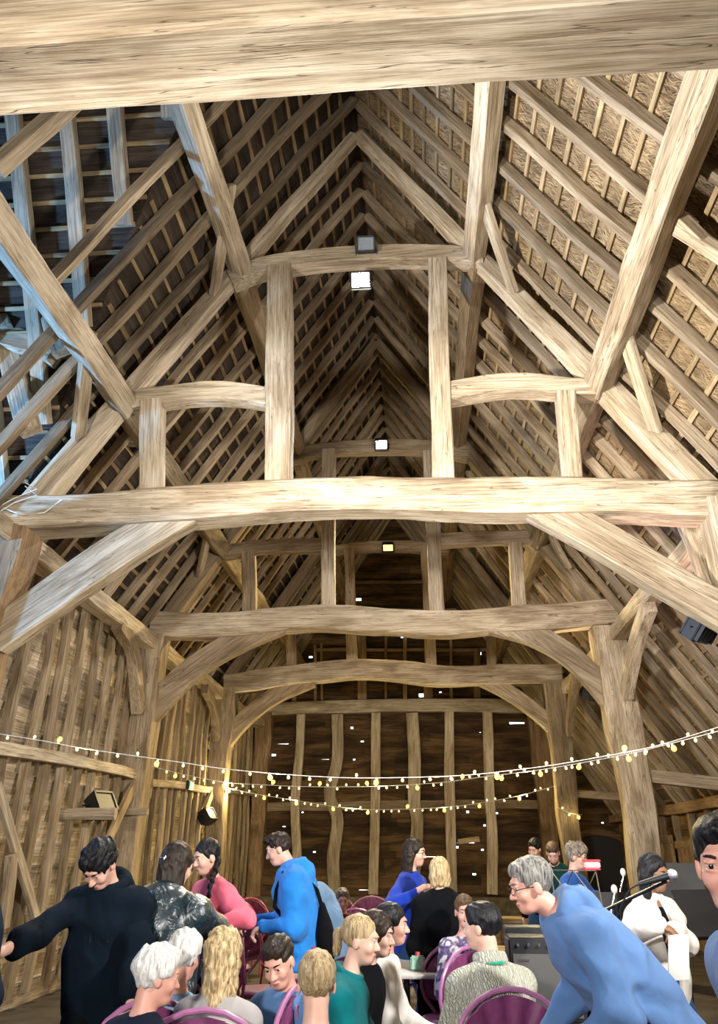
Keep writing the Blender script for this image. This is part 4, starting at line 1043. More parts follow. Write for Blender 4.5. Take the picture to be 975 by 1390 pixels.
    wide = {'coat': 1.14, 'hoodie': 1.12, 'leather': 1.15, 'cardigan': 1.15}.get(topk, 1.06)
    C.ecap(hp + sp * .05, wa, hw * wide + o * .6, sw * .80 * wide + o, Rb, .72, k=.06); C.ecap(wa, ch, sw * .80 * wide + o, sw * .92 + o, Rb, .74, k=.07)
    for sd in (1, -1):
        S, E, W = el_pts[sd]
        C.cap(Nb - sp * .035, S, .058 * s + o * .7, .056 * s + o * .8, k=.05)
        C.cap(S, E, .052 * s * build + o, .045 * s * build + o, k=.045)
        Wc = E + (W - E) * (1.0 if sleeve >= 1 else max(0.05, (sleeve - .5) * 2))
        rb_ = (.030 * s + o * (.9 if topk in ('cardigan',) else .55)); C.cap(E, Wc - unit(W - E) * .02, .045 * s * build + o, rb_ + (.014 if sleeve < 1 else 0), k=.03)
        if topk in ('hoodie', 'jumper', 'leather', 'cardigan'): C.cap(Wc - unit(W - E) * .03, Wc - unit(W - E) * .005, .036 * s + o * .2, .034 * s + o * .2, k=.008)
    if not sit: C.half(hp, dnv, k=.012)
    C.cap(Nb + sp * .005, hb + Rn[:, 2] * .05, .050 * s, .060 * s, k=.012, mode='s')
    nkd = unit(hb - Nb)
    fa = {'leather': .014, 'hoodie': .0105, 'cardigan': .010, 'coat': .008}.get(topk, .0085)
    if topk == 'cardigan':  # open front
        C.ell(P + (Nb - P) * .55 + Rb[:, 1] * -.17, (.055, .11, .42), Rb, k=.02, mode='s')
    C.mesh({'jumper': 'jumper', 'hoodie': 'hoodie', 'leather': 'leather_jacket', 'cardigan': 'cardigan', 'coat': 'coat', 'tee': 't_shirt', 'shirt': 'shirt'}[topk], tm, root, base=.0125 if Y < 9 else .018, disp=folds(fa, seed=px * .1))
    if topk == 'cardigan':
        V_ = Blob(); V_.ecap(hp + sp * .06, wa, hw * 1.0 + .008, sw * .78 + .012, Rb, .70, k=.06).ecap(wa, ch, sw * .78 + .012, sw * .86 + .014, Rb, .70, k=.06)
        V_.cap(Nb + sp * .0, hb, .062 * s, .062 * s, k=.012, mode='s'); V_.mesh('vest_top', M['black_cloth'], root, base=.014)
    if hood or collar or topk in ('leather',) or scarf:
        Q = Blob(); ring = []
        rr = .078 * s if hood else .066 * s
        for i in range(17):
            a = 2 * math.pi * i / 16; bk = .5 + .5 * math.cos(a)      # a = 0 at the back
            p_ = Nb + sp * (.012 + .030 * bk) + sx * math.sin(a) * rr * 1.05 + Rb[:, 1] * (math.cos(a) * rr + .002)
            ring.append(p_)
        for i in range(16):
            b_ = .5 + .5 * math.cos(2 * math.pi * (i + .5) / 16); r1 = (.018 + (.032 * b_ if hood else .004 * b_)) * s
            Q.cap(ring[i], ring[i + 1], r1, r1, k=.012)
        if hood:
            Q.ell(Nb + Rb[:, 1] * .115 * s - sp * .035 * s, (.125 * s, .060 * s, .100 * s), Rb, k=.045); Q.ell(Nb + Rb[:, 1] * .12 * s + sp * .045 * s, (.055 * s, .030 * s, .035 * s), Rb, k=.02, mode='s')
        if collar == 'high':
            for i in range(16): Q.cap(ring[i] + nkd * .03, ring[i + 1] + nkd * .03, .014 * s, .014 * s, k=.015)
        Q.mesh('hood' if hood else 'collar', tm, root, base=.009, disp=folds(.003, 22, px * .2))
    if scarf:
        Q = MB(); Q.tube([Nb + sp * .035 + sx * math.sin(a) * .082 * s + Rb[:, 1] * math.cos(a) * .082 * s for a in [2 * math.pi * i / 20 for i in range(20)]], .012, 8, close=True); Q.build('neckband', scarf, root)
    if drawstring:
        Q = MB()
        for sd in (1, -1):
            a = Nb + sx * sd * .045 + Rb[:, 1] * -.095 - sp * .02; Q.tube([a, a + Rb[:, 1] * -.035 - sp * .1, a + Rb[:, 1] * -.045 - sp * .2], .004, 6)
        Q.build('drawstring', drawstring, root)
    # trousers
    Tz = Blob(); 
    Tz.ecap(P + sp * .04, P - A((0, 0, .05)), hw * .98, hw * 1.02, Rb if not sit else np.eye(3), .78, k=.05)
    for sd in (1, -1):
        Hp, Kn, An = lw[sd]; Tz.cap(Hp, Kn, .094 * s * build, .072 * s, k=.04); Tz.cap(Kn, An, .072 * s, .060 * s, k=.03)
        Tz.half(An + A((0, 0, -.035)), (0, 0, -1), k=.005) if sd > 0 else None
    Tz.mesh('trousers', leg_mat or M['navy_cloth'], root, base=.018, disp=folds(.005, 9, px * .3))
    for sd in (1, -1):
        An = lw[sd][2]; Sb = Blob(); Sb.ell((An[0], An[1] - .06, .045), (.052, .135, .045), k=.01); Sb.cap(An + A((0, .01, -.02)), An + A((0, .01, .01)), .048, .045, k=.02); Sb.half((0, 0, .004), (0, 0, -1), k=.004)
        Sb.mesh('shoe', M['black'], root, base=.014)
    if glasses:
        Q = MB(); fr = []
        for sd in (1, -1):
            ring = [H((sd * .033 + .021 * math.cos(a), -.113 + .010 * abs(math.cos(a)) * (1 if math.cos(a) * sd > 0 else 0), .006 + .016 * math.sin(a))) for a in [2 * math.pi * i / 16 for i in range(16)]]
            Q.tube(ring, .0018 * hs, 6, close=True)
            Q.tube([H((sd * .054, -.104, .010)), H((sd * .070, -.06, .008)), H((sd * .078, .0, .002))], .0018 * hs, 6)
        Q.tube([H((.012, -.115, .009)), H((0, -.118, .011)), H((-.012, -.115, .009))], .0016 * hs, 6)
        Q.build('glasses', M['black_metal'], root)
    tag(root, label, 'person', group)
    return root, dict(P=P, N=Nb, H=H, Hc=Hc, Rb=Rb, Rh=Rh, arms=el_pts, sh=sh, sp=sp, sx=sx, hs=hs, to_local=to_local, s=s)

for nm, c in {'black_cloth': (.0035, .004, .006), 'navy_cloth': (.010, .016, .035), 'navy_black': (.003, .008, .016), 'bright_blue': (.025, .24, .72), 'royal': (.012, .045, .42), 'pink_wool': (.95, .17, .25), 'teal': (.0, .14, .16), 'steel_blue': (.10, .20, .42),
              'pale_blue': (.20, .34, .55), 'white_cloth': (.78, .76, .72), 'cream_wool': (.62, .64, .52), 'white_wool': (.78, .72, .66), 'dark_green': (.008, .045, .042), 'denim': (.025, .07, .17), 'light_grey': (.42, .40, .40), 'maroon_cloth': (.10, .015, .04), 'mid_blue': (.015, .09, .35), 'mint_band': (.03, .35, .22)}.items():
    M[nm] = fabric(nm, c, bump=.35 if 'wool' not in nm else .7)
M['leather'] = plain('black_leather', (.012, .028, .038), rough=.30, spec=.7, noise_amt=.3, nscale=7, bump=1.0, coat=.4)
for n_ in M['leather'].node_tree.nodes:
    if n_.type == 'BUMP': n_.inputs['Distance'].default_value = .035
    if n_.type == 'TEX_NOISE': n_.inputs['Distortion'].default_value = 2.0
# cable-knit and flowered cloth
def knit():
    m, nt, b = new_mat('cable_knit'); L = nt.links.new
    tc = N(nt, 'ShaderNodeTexCoord'); w = N(nt, 'ShaderNodeTexWave', Scale=26.0, Distortion=6.0, Detail=2.0); w.inputs['Detail Scale'].default_value = 2.0; L(tc.outputs['Object'], w.inputs['Vector'])
    r = ramp(nt, w.outputs[0], [(.2, (.50, .51, .42)), (.7, (.66, .67, .56))]); L(r.outputs[0], b.inputs['Base Color']); b.inputs['Roughness'].default_value = .95
    bp = N(nt, 'ShaderNodeBump', Strength=1.0, Distance=.01); L(w.outputs[0], bp.inputs['Height']); L(bp.outputs[0], b.inputs['Normal']); return m
M['cable_knit'] = knit()
def flower():
    m, nt, b = new_mat('flowered_cloth'); L = nt.links.new
    tc = N(nt, 'ShaderNodeTexCoord'); w = N(nt, 'ShaderNodeTexVoronoi', Scale=16.0); L(tc.outputs['Object'], w.inputs['Vector']); n = N(nt, 'ShaderNodeTexNoise', Scale=24.0, Detail=3.0); L(tc.outputs['Object'], n.inputs['Vector'])
    s = N(nt, 'ShaderNodeMath', operation='MULTIPLY'); L(w.outputs['Distance'], s.inputs[0]); L(n.outputs[0], s.inputs[1])
    r = ramp(nt, s.outputs[0], [(.10, (.75, .72, .74)), (.17, (.20, .13, .30)), (.26, (.04, .03, .09)), (.36, (.5, .46, .5))]); L(r.outputs[0], b.inputs['Base Color']); b.inputs['Roughness'].default_value = .9; return m
M['flowered'] = flower()
# ================================================================= who is there
# camera-side convention: rz 0 faces the viewer, +90 faces photo right, -90 photo left, 180 away; arm keys: 1 own left, -1 own right
make_person(-62, 1150, 3.6, 0, h=1.78, skin='olive', hair='dark', style='short', top_mat=M['navy_cloth'], topk='jumper', label='person in navy cut off by the left edge, only a shoulder showing')
make_person(136, 1174, 4.4, 10, h=1.70, build=.95, lean=12, head=(-24, 48, 4), skin='fair', hair='black', style='messy', top_mat=M['navy_black'], topk='hoodie', hood=True, sleeve=.82, drawstring=M['navy_cloth'],
            arms={-1: dict(px=(-8, 1298, 4.0), pole=(-.5, .4, -.8), hd=(-.75, -.5, -.12), curl=.4, pn=(0, 0, -1)), 1: dict(px=(176, 1385, 4.3), pole=(.5, .8, -.2), hd=(-.5, -.7, -.4))}, leg_mat=M['black_cloth'],
            label='young man with tousled black hair looking down, dark navy hooded sweatshirt, reaching left')
make_person(128, 1232, 5.9, -90, h=1.72, lean=66, head=(0, 70, 0), skin='fair', hair='dark', style='short', top_mat=M['navy_cloth'], topk='jumper', label='person in navy bending down between the black hoodie and the leather jacket')
make_person(240, 1175, 4.9, 168, h=1.70, lean=5, head=(-20, 20, 0), female=False, build=1.16, skin='fair', hair='dark', style='long', top_mat=M['leather'], topk='leather', label='long-haired person seen from behind in a shiny black leather jacket', clip=True,
            arms={1: dict(px=(183, 1284, 4.8), pole=(.8, .5, -.3)), -1: dict(px=(292, 1262, 5.3), pole=(-.9, .5, -.3))})
make_person(281, 1164, 5.9, -38, h=1.66, lean=4, head=(-8, 16, 0), female=True, skin='fair', hair='black', style='braid', top_mat=M['pink_wool'], topk='jumper', leg_mat=M['navy_cloth'],
            arms={1: dict(px=(284, 1256, 5.6), pole=(.9, .4, -.3)), -1: dict(px=(262, 1262, 5.6), pole=(-.9, .4, -.3))}, label='woman with a long black braid and a bright pink jumper')
# seated row along the bottom
make_person(250, 1299, 4.5, 170, h=1.62, sit=True, head=(0, 12, 0), female=True, skin='pink', hair='white', style='puff', top_mat=M['pale_blue'], label='white-haired person seen from behind beside the blonde waves')
make_person(212, 1327, 3.8, 150, h=1.62, sit=True, head=(-30, 10, 0), skin='pink', hair='white', style='puff', top_mat=M['navy_cloth'], label='white-haired person with a pink ear, lowest at the left')
make_person(303, 1299, 4.25, 178, h=1.64, sit=True, head=(0, 4, 0), female=True, skin='fair', hair='blonde', style='wavy', top_mat=M['light_grey'], label='person with long wavy blonde hair seen from behind')
make_person(379, 1306, 4.6, -22, h=1.72, sit=True, lean=8, head=(10, 25, -8), skin='pink', hair='dark', style='crop', top_mat=M['steel_blue'], label='seated person with cropped dark hair, forehead showing below the blue hoodie')
make_person(430, 1336, 3.6, 185, h=1.66, sit=True, skin='fair', hair='honey', style='short', top_mat=M['navy_black'], label='person whose light brown crown just shows at the bottom edge')
make_person(489, 1277, 4.6, 84, h=1.66, sit=True, lean=10, head=(-4, 8, 0), female=True, skin='fair', hair='honey', style='pony', top_mat=M['teal'], topk='hoodie', hood=False, collar=True, label='woman with a blonde ponytail and teal top smiling in profile')
make_person(511, 1270, 5.1, 82, h=1.66, sit=True, lean=10, head=(0, 8, 0), female=True, skin='fair', hair='dark', style='bob', top_mat=M['black_cloth'], label='woman half hidden between the ponytail and the dark-haired profile')
make_person(532, 1256, 5.5, 84, h=1.70, sit=True, lean=6, head=(0, 4, 0), female=True, skin='pink', hair='black', style='long', top_mat=M['white_cloth'], label='woman with long dark hair and a white top, smiling to the right')
make_person(631, 1238, 6.7, 5, h=1.64, sit=True, head=(0, 6, 0), female=True, skin='pink', hair='brown', style='short', top_mat=M['flowered'], label='seated person in a purple and white flowered top behind the cream jumper')
make_person(655, 1259, 4.9, -160, h=1.76, sit=True, head=(42, 2, 0), skin='fair', hair='black', style='short', top_mat=M['cable_knit'], collar='high', scarf=M['mint_band'], build=1.05, label='dark-haired man in a cream cable-knit jumper with a green neckband, from behind')
make_person(465, 1222, 9.2, 10, h=1.6, sit=True, head=(0, 14, 0), skin='fair', hair='ash', style='short', top_mat=M['maroon_cloth'], label='small seated figure far back among the purple chairs')
# standing in the middle
pb, J = make_person(379, 1153, 6.9, -84, h=1.80, lean=7, build=1.15, head=(0, 22, 0), neck_fwd=.03, skin='fair', hair='dark', style='fade', top_mat=M['bright_blue'], topk='hoodie', hood=True, leg_mat=M['light_grey'],
            arms={1: dict(px=(356, 1256, 6.7), pole=(.3, .9, -.5), hd=(-.1, -.8, -.55), curl=.9, pn=(0, -.3, -1)), -1: dict(px=(340, 1250, 7.0), pole=(-.3, .9, -.5), hd=(.1, -.8, -.5), curl=.9, pn=(0, -.3, -1))},
            label='young man in a bright blue hooded sweatshirt leaning on a purple chair')
# print on the back of the blue hoodie
mb = MB()
for (u, v, r_) in ((.03, -.12, .035), (-.02, -.17, .03), (.05, -.24, .032), (.0, -.28, .028), (-.05, -.22, .02)):
    c_ = J['N'] + J['sp'] * v + J['sx'] * (u + .03) + J['Rb'][:, 1] * .158
    pts = []
    for i in range(10):
        a = 2 * math.pi * i / 10; q = r_ * (1 if i % 2 else .5); pts.append(c_ + J['sx'] * math.cos(a) * q + J['sp'] * math.sin(a) * q)
    pts2 = [p_ + J['Rb'][:, 1] * .012 for p_ in pts]; mb.add(pts + pts2, [tuple(range(10)), tuple(reversed(range(10, 20)))] + [(i, (i + 1) % 10, (i + 1) % 10 + 10, i + 10) for i in range(10)])
mb.build('star_print', M['white_cloth'], pb)
# black shoulder bag on his back
root = empty('shoulder_bag', pb.location); root.rotation_euler = pb.rotation_euler
bg_ = Blob(); c_ = J['P'] + J['Rb'][:, 1] * .20 + J['sp'] * .02 + J['sx'] * .10
bg_.ell(c_, (.13, .075, .19), J['Rb'], k=.02); bg_.ell(c_ + J['sp'] * .10, (.08, .05, .16), J['Rb'], k=.03); bg_.mesh('pouch', M['black_cloth'], root, base=.012, disp=folds(.004, 14))
mb = MB(); s0 = J['sh'][1]; up = J['Rb'][:, 1]
strap = [c_ + J['sp'] * .2, c_ + J['sp'] * .34 - up * .03, s0 + J['sp'] * .085 + up * .05 - J['sx'] * .05, s0 + J['sp'] * .085 - up * .07 - J['sx'] * .06, s0 - J['sp'] * .03 - up * .135 - J['sx'] * .05, s0 - J['sp'] * .14 - up * .155 + J['sx'] * .0, J['P'] + J['sp'] * .22 + J['sx'] * .17 - up * .12, J['P'] + J['sp'] * .10 + J['sx'] * .19 + up * .05, c_ - J['sp'] * .05]
cs = []
for i in range(len(strap) - 1):
    for t in (0, .5): cs.append(strap[i] * (1 - t) + strap[i + 1] * t)
mb.tube([Vector(q) for q in cs + [strap[-1]]], .016, 8); mb.build('strap', M['black_cloth'], root)
tag(root, 'black shoulder bag with a wide strap on the back of the blue hoodie', 'bag')
make_person(408, 1194, 8.0, -112, h=1.66, lean=24, head=(0, 62, 0), skin='fair', hair='ash', style='short', top_mat=M['pale_blue'], topk='shirt', leg_mat=M['maroon_cloth'], build=.95, label='person in a pale blue shirt bending over behind the blue hoodie')
pw, J = make_person(563, 1158, 7.8, 62, h=1.70, head=(12, 6, 0), female=True, skin='fair', hair='dark', style='long', top_mat=M['royal'], leg_mat=M['denim'], glasses=True,
            arms={-1: dict(px=(567, 1209, 7.45), pole=(-.6, .8, -.6), curl=.7), 1: dict(px=(580, 1214, 7.7), pole=(.6, .8, -.6), curl=.7)}, label='standing woman with long dark hair, glasses and a royal blue jumper')
make_person(597, 1186, 7.2, 176, h=1.64, head=(8, 4, 0), female=True, build=1.12, skin='fair', hair='blonde', style='bob', top_mat=M['black_cloth'], topk='coat', leg_mat=M['black_cloth'], label='woman with short blonde hair in a long black coat, seen from behind')
# right-hand group
make_person(722, 1203, 4.2, -80, h=1.78, lean=42, head=(0, 14, 0), neck_fwd=.03, skin='pink', hair='grey', style='short', build=1.12, top_mat=M['steel_blue'], topk='hoodie', hood=True, glasses=True, leg_mat=M['denim'],
            arms={1: dict(px=(772, 1420, 4.0), pole=(.3, .8, -.1)), -1: dict(px=(742, 1400, 4.5), pole=(-.3, .8, -.1))}, label='grey-haired man with glasses in a blue-grey hooded sweatshirt leaning forward')
make_person(751, 1158, 10.3, -8, h=1.76, lean=12, head=(-6, 34, 0), skin='fair', hair='brown', style='fade', top_mat=M['dark_green'], label='bearded man in a dark green jumper looking down at the back', beard=True,
            arms={1: dict(w=(.16, -.26, -.52)), -1: dict(w=(-.22, -.24, -.52))})
make_person(726, 1152, 11.2, -35, h=1.74, head=(0, 22, 10), skin='fair', hair='black', style='short', top_mat=M['black_cloth'], label='dim figure in black with a bowed pale face, behind the man in green', leg_mat=M['denim'])
make_person(783, 1163, 8.6, 55, h=1.68, head=(10, 12, 0), female=True, skin='fair', hair='ash', style='curly', top_mat=M['mid_blue'], glasses=True, arms={-1: dict(px=(812, 1214, 8.2), pole=(-.6, .8, -.5), hd=(.1, -.3, -1)), 1: dict(px=(835, 1225, 8.5))}, label='curly-haired player in a bright blue top behind the open music stand')
make_person(888, 1186, 5.9, 28, h=1.64, head=(14, 10, 0), female=True, skin='brown', hair='black', style='long', top_mat=M['white_wool'], topk='cardigan', leg_mat=M['denim'], glasses=True,
            arms={-1: dict(px=(896, 1256, 5.5), pole=(-.8, .5, -.5), curl=.8, hd=(.7, -.5, -.3)), 1: dict(px=(914, 1262, 5.55), pole=(.8, .5, -.4), curl=.8, hd=(-.6, -.6, -.3))}, label='woman in an open white cardigan over black, holding papers by the microphone')
make_person(989, 1175, 2.35, -82, h=1.80, lean=22, head=(56, 6, 0), skin='pink', hair='black', style='short', top_mat=M['steel_blue'], topk='jumper', beard=False, fine=.0036, label='large close face of a dark-haired man cut by the right edge')
# ================================================================= chairs, stands and small things
M['purple'] = plain('purple_shell', (.20, .045, .14), rough=.45, noise_amt=.15)
M['lilac'] = plain('lilac_tube', (.42, .16, .34), rough=.35, noise_amt=.1, coat=.3)
M['maroon'] = plain('maroon_shell', (.14, .02, .055), rough=.5)
M['rose'] = plain('rose_tube', (.55, .08, .16), rough=.35, coat=.3)
def chair_proto(shell, tube):
    root = empty('fan_back_chair', (0, 0, 0))
    mb = MB()                                    # fluted fan back
    n = 9; th0, th1 = math.radians(-78), math.radians(78); vs = []; fs = []; m = 7; cx_, cz = 0, .50
    W = n * 6
    for i in range(W + 1):
        a = th0 + (th1 - th0) * i / W; rr = .225 * (1 + .55 * math.cos(a)) if False else .20 + .20 * math.cos(a) ** .8
        fl = .010 * math.cos(2 * math.pi * i / 6)
        for j in range(m + 1):
            t = .10 + .90 * j / m; x = math.sin(a) * rr * t * 1.12; z = cz + math.cos(a) * rr * t + .02
            y = .20 + .10 * (z - cz) - .05 * (1 - (x / .24) ** 2) * .6 + fl * t
            vs.append((x, y, z))
    k = len(vs); vs += [(x, y + .016, z) for x, y, z in vs]
    for i in range(W):
        for j in range(m):
            a = i * (m + 1) + j; fs.append((a, a + 1, a + m + 2, a + m + 1)); fs.append((a + k, a + m + 1 + k, a + m + 2 + k, a + 1 + k))
    for i in range(W): a = i * (m + 1) + m; fs.append((a, a + k, a + m + 1 + k, a + m + 1)); b = i * (m + 1); fs.append((b, b + m + 1, b + m + 1 + k, b + k))
    for a0 in (0, W * (m + 1)):
        for j in range(m): fs.append((a0 + j, a0 + j + k, a0 + j + 1 + k, a0 + j + 1))
    mb.add(vs, fs); mb.build('backrest', shell, root)
    mb = MB()                                    # arch tube round the fan, down to the rear legs
    arch = [(-.20, .21, .45)]
    for i in range(15):
        a = th0 + (th1 - th0) * i / 14; rr = .215 + .215 * math.cos(a) ** .8; x = math.sin(a) * rr * 1.12; z = cz + math.cos(a) * rr + .02; arch.append((x, .21 + .10 * (z - cz) - .03 * (1 - (x / .26) ** 2), z))
    arch.append((.20, .21, .45)); mb.tube(arch, .0135, 8); mb.build('back_frame', tube, root)
    mb = MB()                                    # ribs radiating
    for q in (-.5, -.17, .17, .5):
        a = q * 1.25; rr = .20 + .20 * math.cos(a) ** .8
        pts = [(math.sin(a) * rr * t * 1.12, .20 + .10 * math.cos(a) * rr * t - .045, cz + math.cos(a) * rr * t + .02) for t in (.15, .5, .95)]; mb.tube(pts, .006, 6)
    mb.build('back_rib', tube, root)
    mb = MB(); vs = []; n = 20
    for (z, s_) in ((.440, .90), (.455, 1.0), (.475, 1.0), (.492, .93), (.498, .80)):
        for i in range(n):
            a = 2 * math.pi * i / n; ex = lambda c: math.copysign(abs(c) ** .75, c); vs.append((ex(math.cos(a)) * .22 * s_, ex(math.sin(a)) * .215 * s_ - .01, z))
    fs = [tuple(reversed(range(n))), tuple(range(4 * n, 5 * n))]
    for r_ in range(4):
        for i in range(n): fs.append((r_ * n + i, r_ * n + (i + 1) % n, (r_ + 1) * n + (i + 1) % n, (r_ + 1) * n + i))
    mb.add(vs, fs); mb.build('seat', shell, root)
    for sx_, sy in ((-1, -1), (1, -1), (-1, 1), (1, 1)):
        mb = MB(); mb.tube([(sx_ * .17, sy * .17, .45), (sx_ * .19, sy * .20, .2), (sx_ * .21, sy * .24, .012)], .0125, 8); mb.build('leg', tube, root)
    return root
protos = {'purple': chair_proto(M['purple'], M['lilac']), 'maroon': chair_proto(M['maroon'], M['rose'])}
used = set()
CHAIRS = [  # px of the top of the back, py, width px (None), rz, kind, label
    (321, 1221, 5, 'maroon', 'maroon fan-backed chair far back at the left, by the end of the row'),
    (352, 1219, -20, 'maroon', 'maroon fan-backed chair behind the outstretched sleeve of the blue hoodie'),
    (316, 1243, 12, 'purple', 'purple fan-backed chair beside the wavy blonde hair'),
    (356, 1259, -62, 'purple', 'purple fan-backed chair turned sideways under the hands of the blue hoodie'),
    (386, 1240, 25, 'maroon', 'maroon fan-backed chair behind the waist of the blue hoodie'),
    (452, 1214, 10, 'purple', 'farthest purple fan-backed chair beside the small seated figure'),
    (466, 1229, -40, 'purple', 'purple fan-backed chair with bright lilac ribs, below the small seated figure'),
    (504, 1216, 5, 'purple', 'tall purple fan-backed chair against the foot of the end wall'),
    (492, 1232, -15, 'purple', 'purple fan-backed chair just in front of the one by the end wall'),
    (473, 1252, -35, 'purple', 'lilac-framed chair just behind the blonde ponytail'),
    (452, 1272, -60, 'maroon', 'red-framed chair low between the pale blue shirt and the teal top'),
    (550, 1248, 170, 'maroon', 'maroon fan-backed chair turned away, beside the smiling dark-haired profile'),
    (611, 1277, 40, 'purple', 'pink and lilac chair at the bottom beside the cream cable-knit jumper'),
    (436, 1246, 20, 'maroon', 'maroon fan-backed chair in front of the bending pale blue shirt'),
    (300, 1262, -10, 'maroon', 'maroon fan-backed chair hidden behind the wavy blonde hair'),
    (627, 1262, -12, 'purple', 'purple fan-backed chair between the black coat and the flowered top')]
for px, py, rz, kind, lab in CHAIRS:
    Y = (1.6 - .94) * 1272 / (py - 1152); p = at(px, py, Y)
    if kind not in used: used.add(kind); o = protos[kind]
    else: o = copy_tree(protos[kind])
    o.location = (p.x, p.y - .0, 0); o.rotation_euler = (0, 0, R(rz + 180)); tag(o, lab, 'chair', 'fan-backed chairs')
# chairs under the seated people
for q in list(bpy.data.objects):
    if q.name.split('.')[0] == 'person' and q.get('label'):
        b_ = next((k for k in q.children if k.name.startswith('body')), None)
seats = [('white-haired person seen from behind', 'purple', 'chair under the white-haired person beside the blonde waves'), ('white-haired person with a pink ear', 'purple', 'chair under the lowest white-haired person at the left'),
         ('person with long wavy', 'purple', 'chair under the person with long wavy blonde hair'), ('seated person with cropped', 'maroon', 'chair under the person with cropped dark hair'), ('person whose light brown', 'purple', 'chair under the light brown crown at the bottom edge'),
         ('woman with a blonde ponytail', 'purple', 'chair under the woman with the blonde ponytail'), ('woman half hidden', 'purple', 'chair under the half-hidden woman behind the ponytail'), ('woman with long dark hair and a white top', 'maroon', 'chair under the dark-haired woman in the white top'),
         ('seated person in a purple', 'purple', 'chair under the person in the flowered top'), ('dark-haired man in a cream', 'purple', 'chair under the man in the cream cable-knit jumper'), ('small seated figure', 'purple', 'chair under the small seated figure far back')]
for key, kind, lab in seats:
    q = next(o for o in bpy.data.objects if (o.get('label') or '').startswith(key))
    o = copy_tree(protos[kind]); o.location = q.location.copy(); o.rotation_euler = q.rotation_euler; o.location = q.matrix_basis @ Vector((0, -.04, 0)); tag(o, lab, 'chair', 'fan-backed chairs')

# ---------------------------------------------------------------- band gear
def wpt(px, py, Y): return at(px, py, Y)
def tripod(root, base, mat=M['black_metal'], r=.26, h=.28, lab='leg'):
    for k in range(3):
        a = k * 2.094 + .4; mb = MB(); mb.tube([(0, 0, h), (r * math.cos(a), r * math.sin(a), .012)], .009, 6); mb.build('leg', mat, root)
# microphone on a boom stand
head_ = at(910, 1188, 4.4); knob = at(838, 1232, 4.6); foot = Vector((at(835, 1240, 4.62).x, 4.62, 0))
root = empty('microphone_stand', foot); off = -foot
mb = MB(); mb.tube([(0, 0, .28), (0, 0, 1.26)], .011, 8); mb.build('pole', M['black_metal'], root); tripod(root, foot)
mb = MB(); mp_ = at(905, 1196, 4.42); q0 = at(800, 1246, 4.7)
mb.tube([q0 + off, mp_ + off], .0085, 8); e = mp_ - q0; mb.tube([q0 + off - e * .02, q0 + off + e * .05], .016, 8); mb.tube([(0, 0, 1.22), at(838, 1228, 4.6) + off], .018, 8); mb.build('boom', M['black_metal'], root)
tag(root, 'black boom microphone stand slanting up towards the white cardigan', 'microphone stand')
root = empty('microphone', head_); d_ = (at(868, 1200, 4.45) - head_)
mb = MB(); mb.tube([(0, 0, 0), d_ * .25, d_], [.017, .017, .011], 10); mb.build('grip', M['black'], root)
mb = MB(); mb.ball(-d_.normalized() * .012, .026, 14, 10); mb.build('grille', plain('mic_grille', (.45, .45, .45), rough=.4, metal=.8, nscale=400, noise_amt=.4, bump=.6), root)
mb = MB(); mb.tube([d_, d_ * 1.3 + Vector((0, 0, -.01)), at(848, 1220, 4.5) - head_, at(836, 1250, 4.6) - head_, at(842, 1290, 4.6) - head_], .004, 6); mb.build('cable', M['black'], root)
tag(root, 'black microphone with a silver mesh head in front of the woman in white', 'microphone')
# open wire music stand
def wire_stand(c, w, h, base_z, lab, rz=0):
    root = empty('music_stand', (c.x, c.y, 0)); root.rotation_euler = (0, 0, R(rz)); z = c.z
    m = M['chrome']; mb = MB()
    tl_, tr, bl, br = Vector((-w / 2, .06, z + h / 2)), Vector((w / 2, .06, z + h / 2)), Vector((-w / 2, -.03, z - h / 2)), Vector((w / 2, -.03, z - h / 2))
    for a, b in ((tl_, tr), (bl, br), (tl_, (bl + br) / 2), (tr, (bl + br) / 2), ((tl_ + tr) / 2, bl), ((tl_ + tr) / 2, br), (tl_, bl), (tr, br)): mb.tube([a, b], .0045, 6)
    mb.build('desk', m, root)
    mb = MB(); mb.tube([(0, .02, z - h * .4), (0, .02, .3)], .009, 8); mb.build('pole', M['black_metal'], root); tripod(root, None)
    tag(root, lab, 'music stand'); return root
c_ = at(783, 1207, 6.6); wire_stand(c_, .34, .25, 0, 'open wire music stand behind the grey-haired man')
def desk_stand(c, w, h, tilt, rz, lab):
    root = empty('music_stand', (c.x, c.y, 0)); root.rotation_euler = (0, 0, R(rz)); z = c.z
    q = Matrix.Rotation(R(-tilt), 3, 'X'); mb = MB(); mb.box((0, 0, z), (w, .006, h), rot=q, bev=.002); 
    mb.box(Vector((0, 0, z)) + q @ Vector((0, -.025, -h / 2)), (w, .055, .006), rot=q); mb.build('desk', M['black'], root)
    mb = MB(); mb.tube([(0, .03, z - h * .2), (0, .03, .3)], .011, 8); mb.build('pole', M['black_metal'], root); tripod(root, None)
    tag(root, lab, 'music stand'); return root
desk_stand(at(962, 1240, 6.3), .46, .33, 28, 24, 'large black solid music stand at the lower right beside the cardigan')
desk_stand(at(915, 1197, 7.4), .46, .30, 20, -10, 'black solid music stand behind the woman in the white cardigan')
desk_stand(at(828, 1236, 8.0), .45, .30, 15, 10, 'black solid music stand in the dark behind the microphone pole')
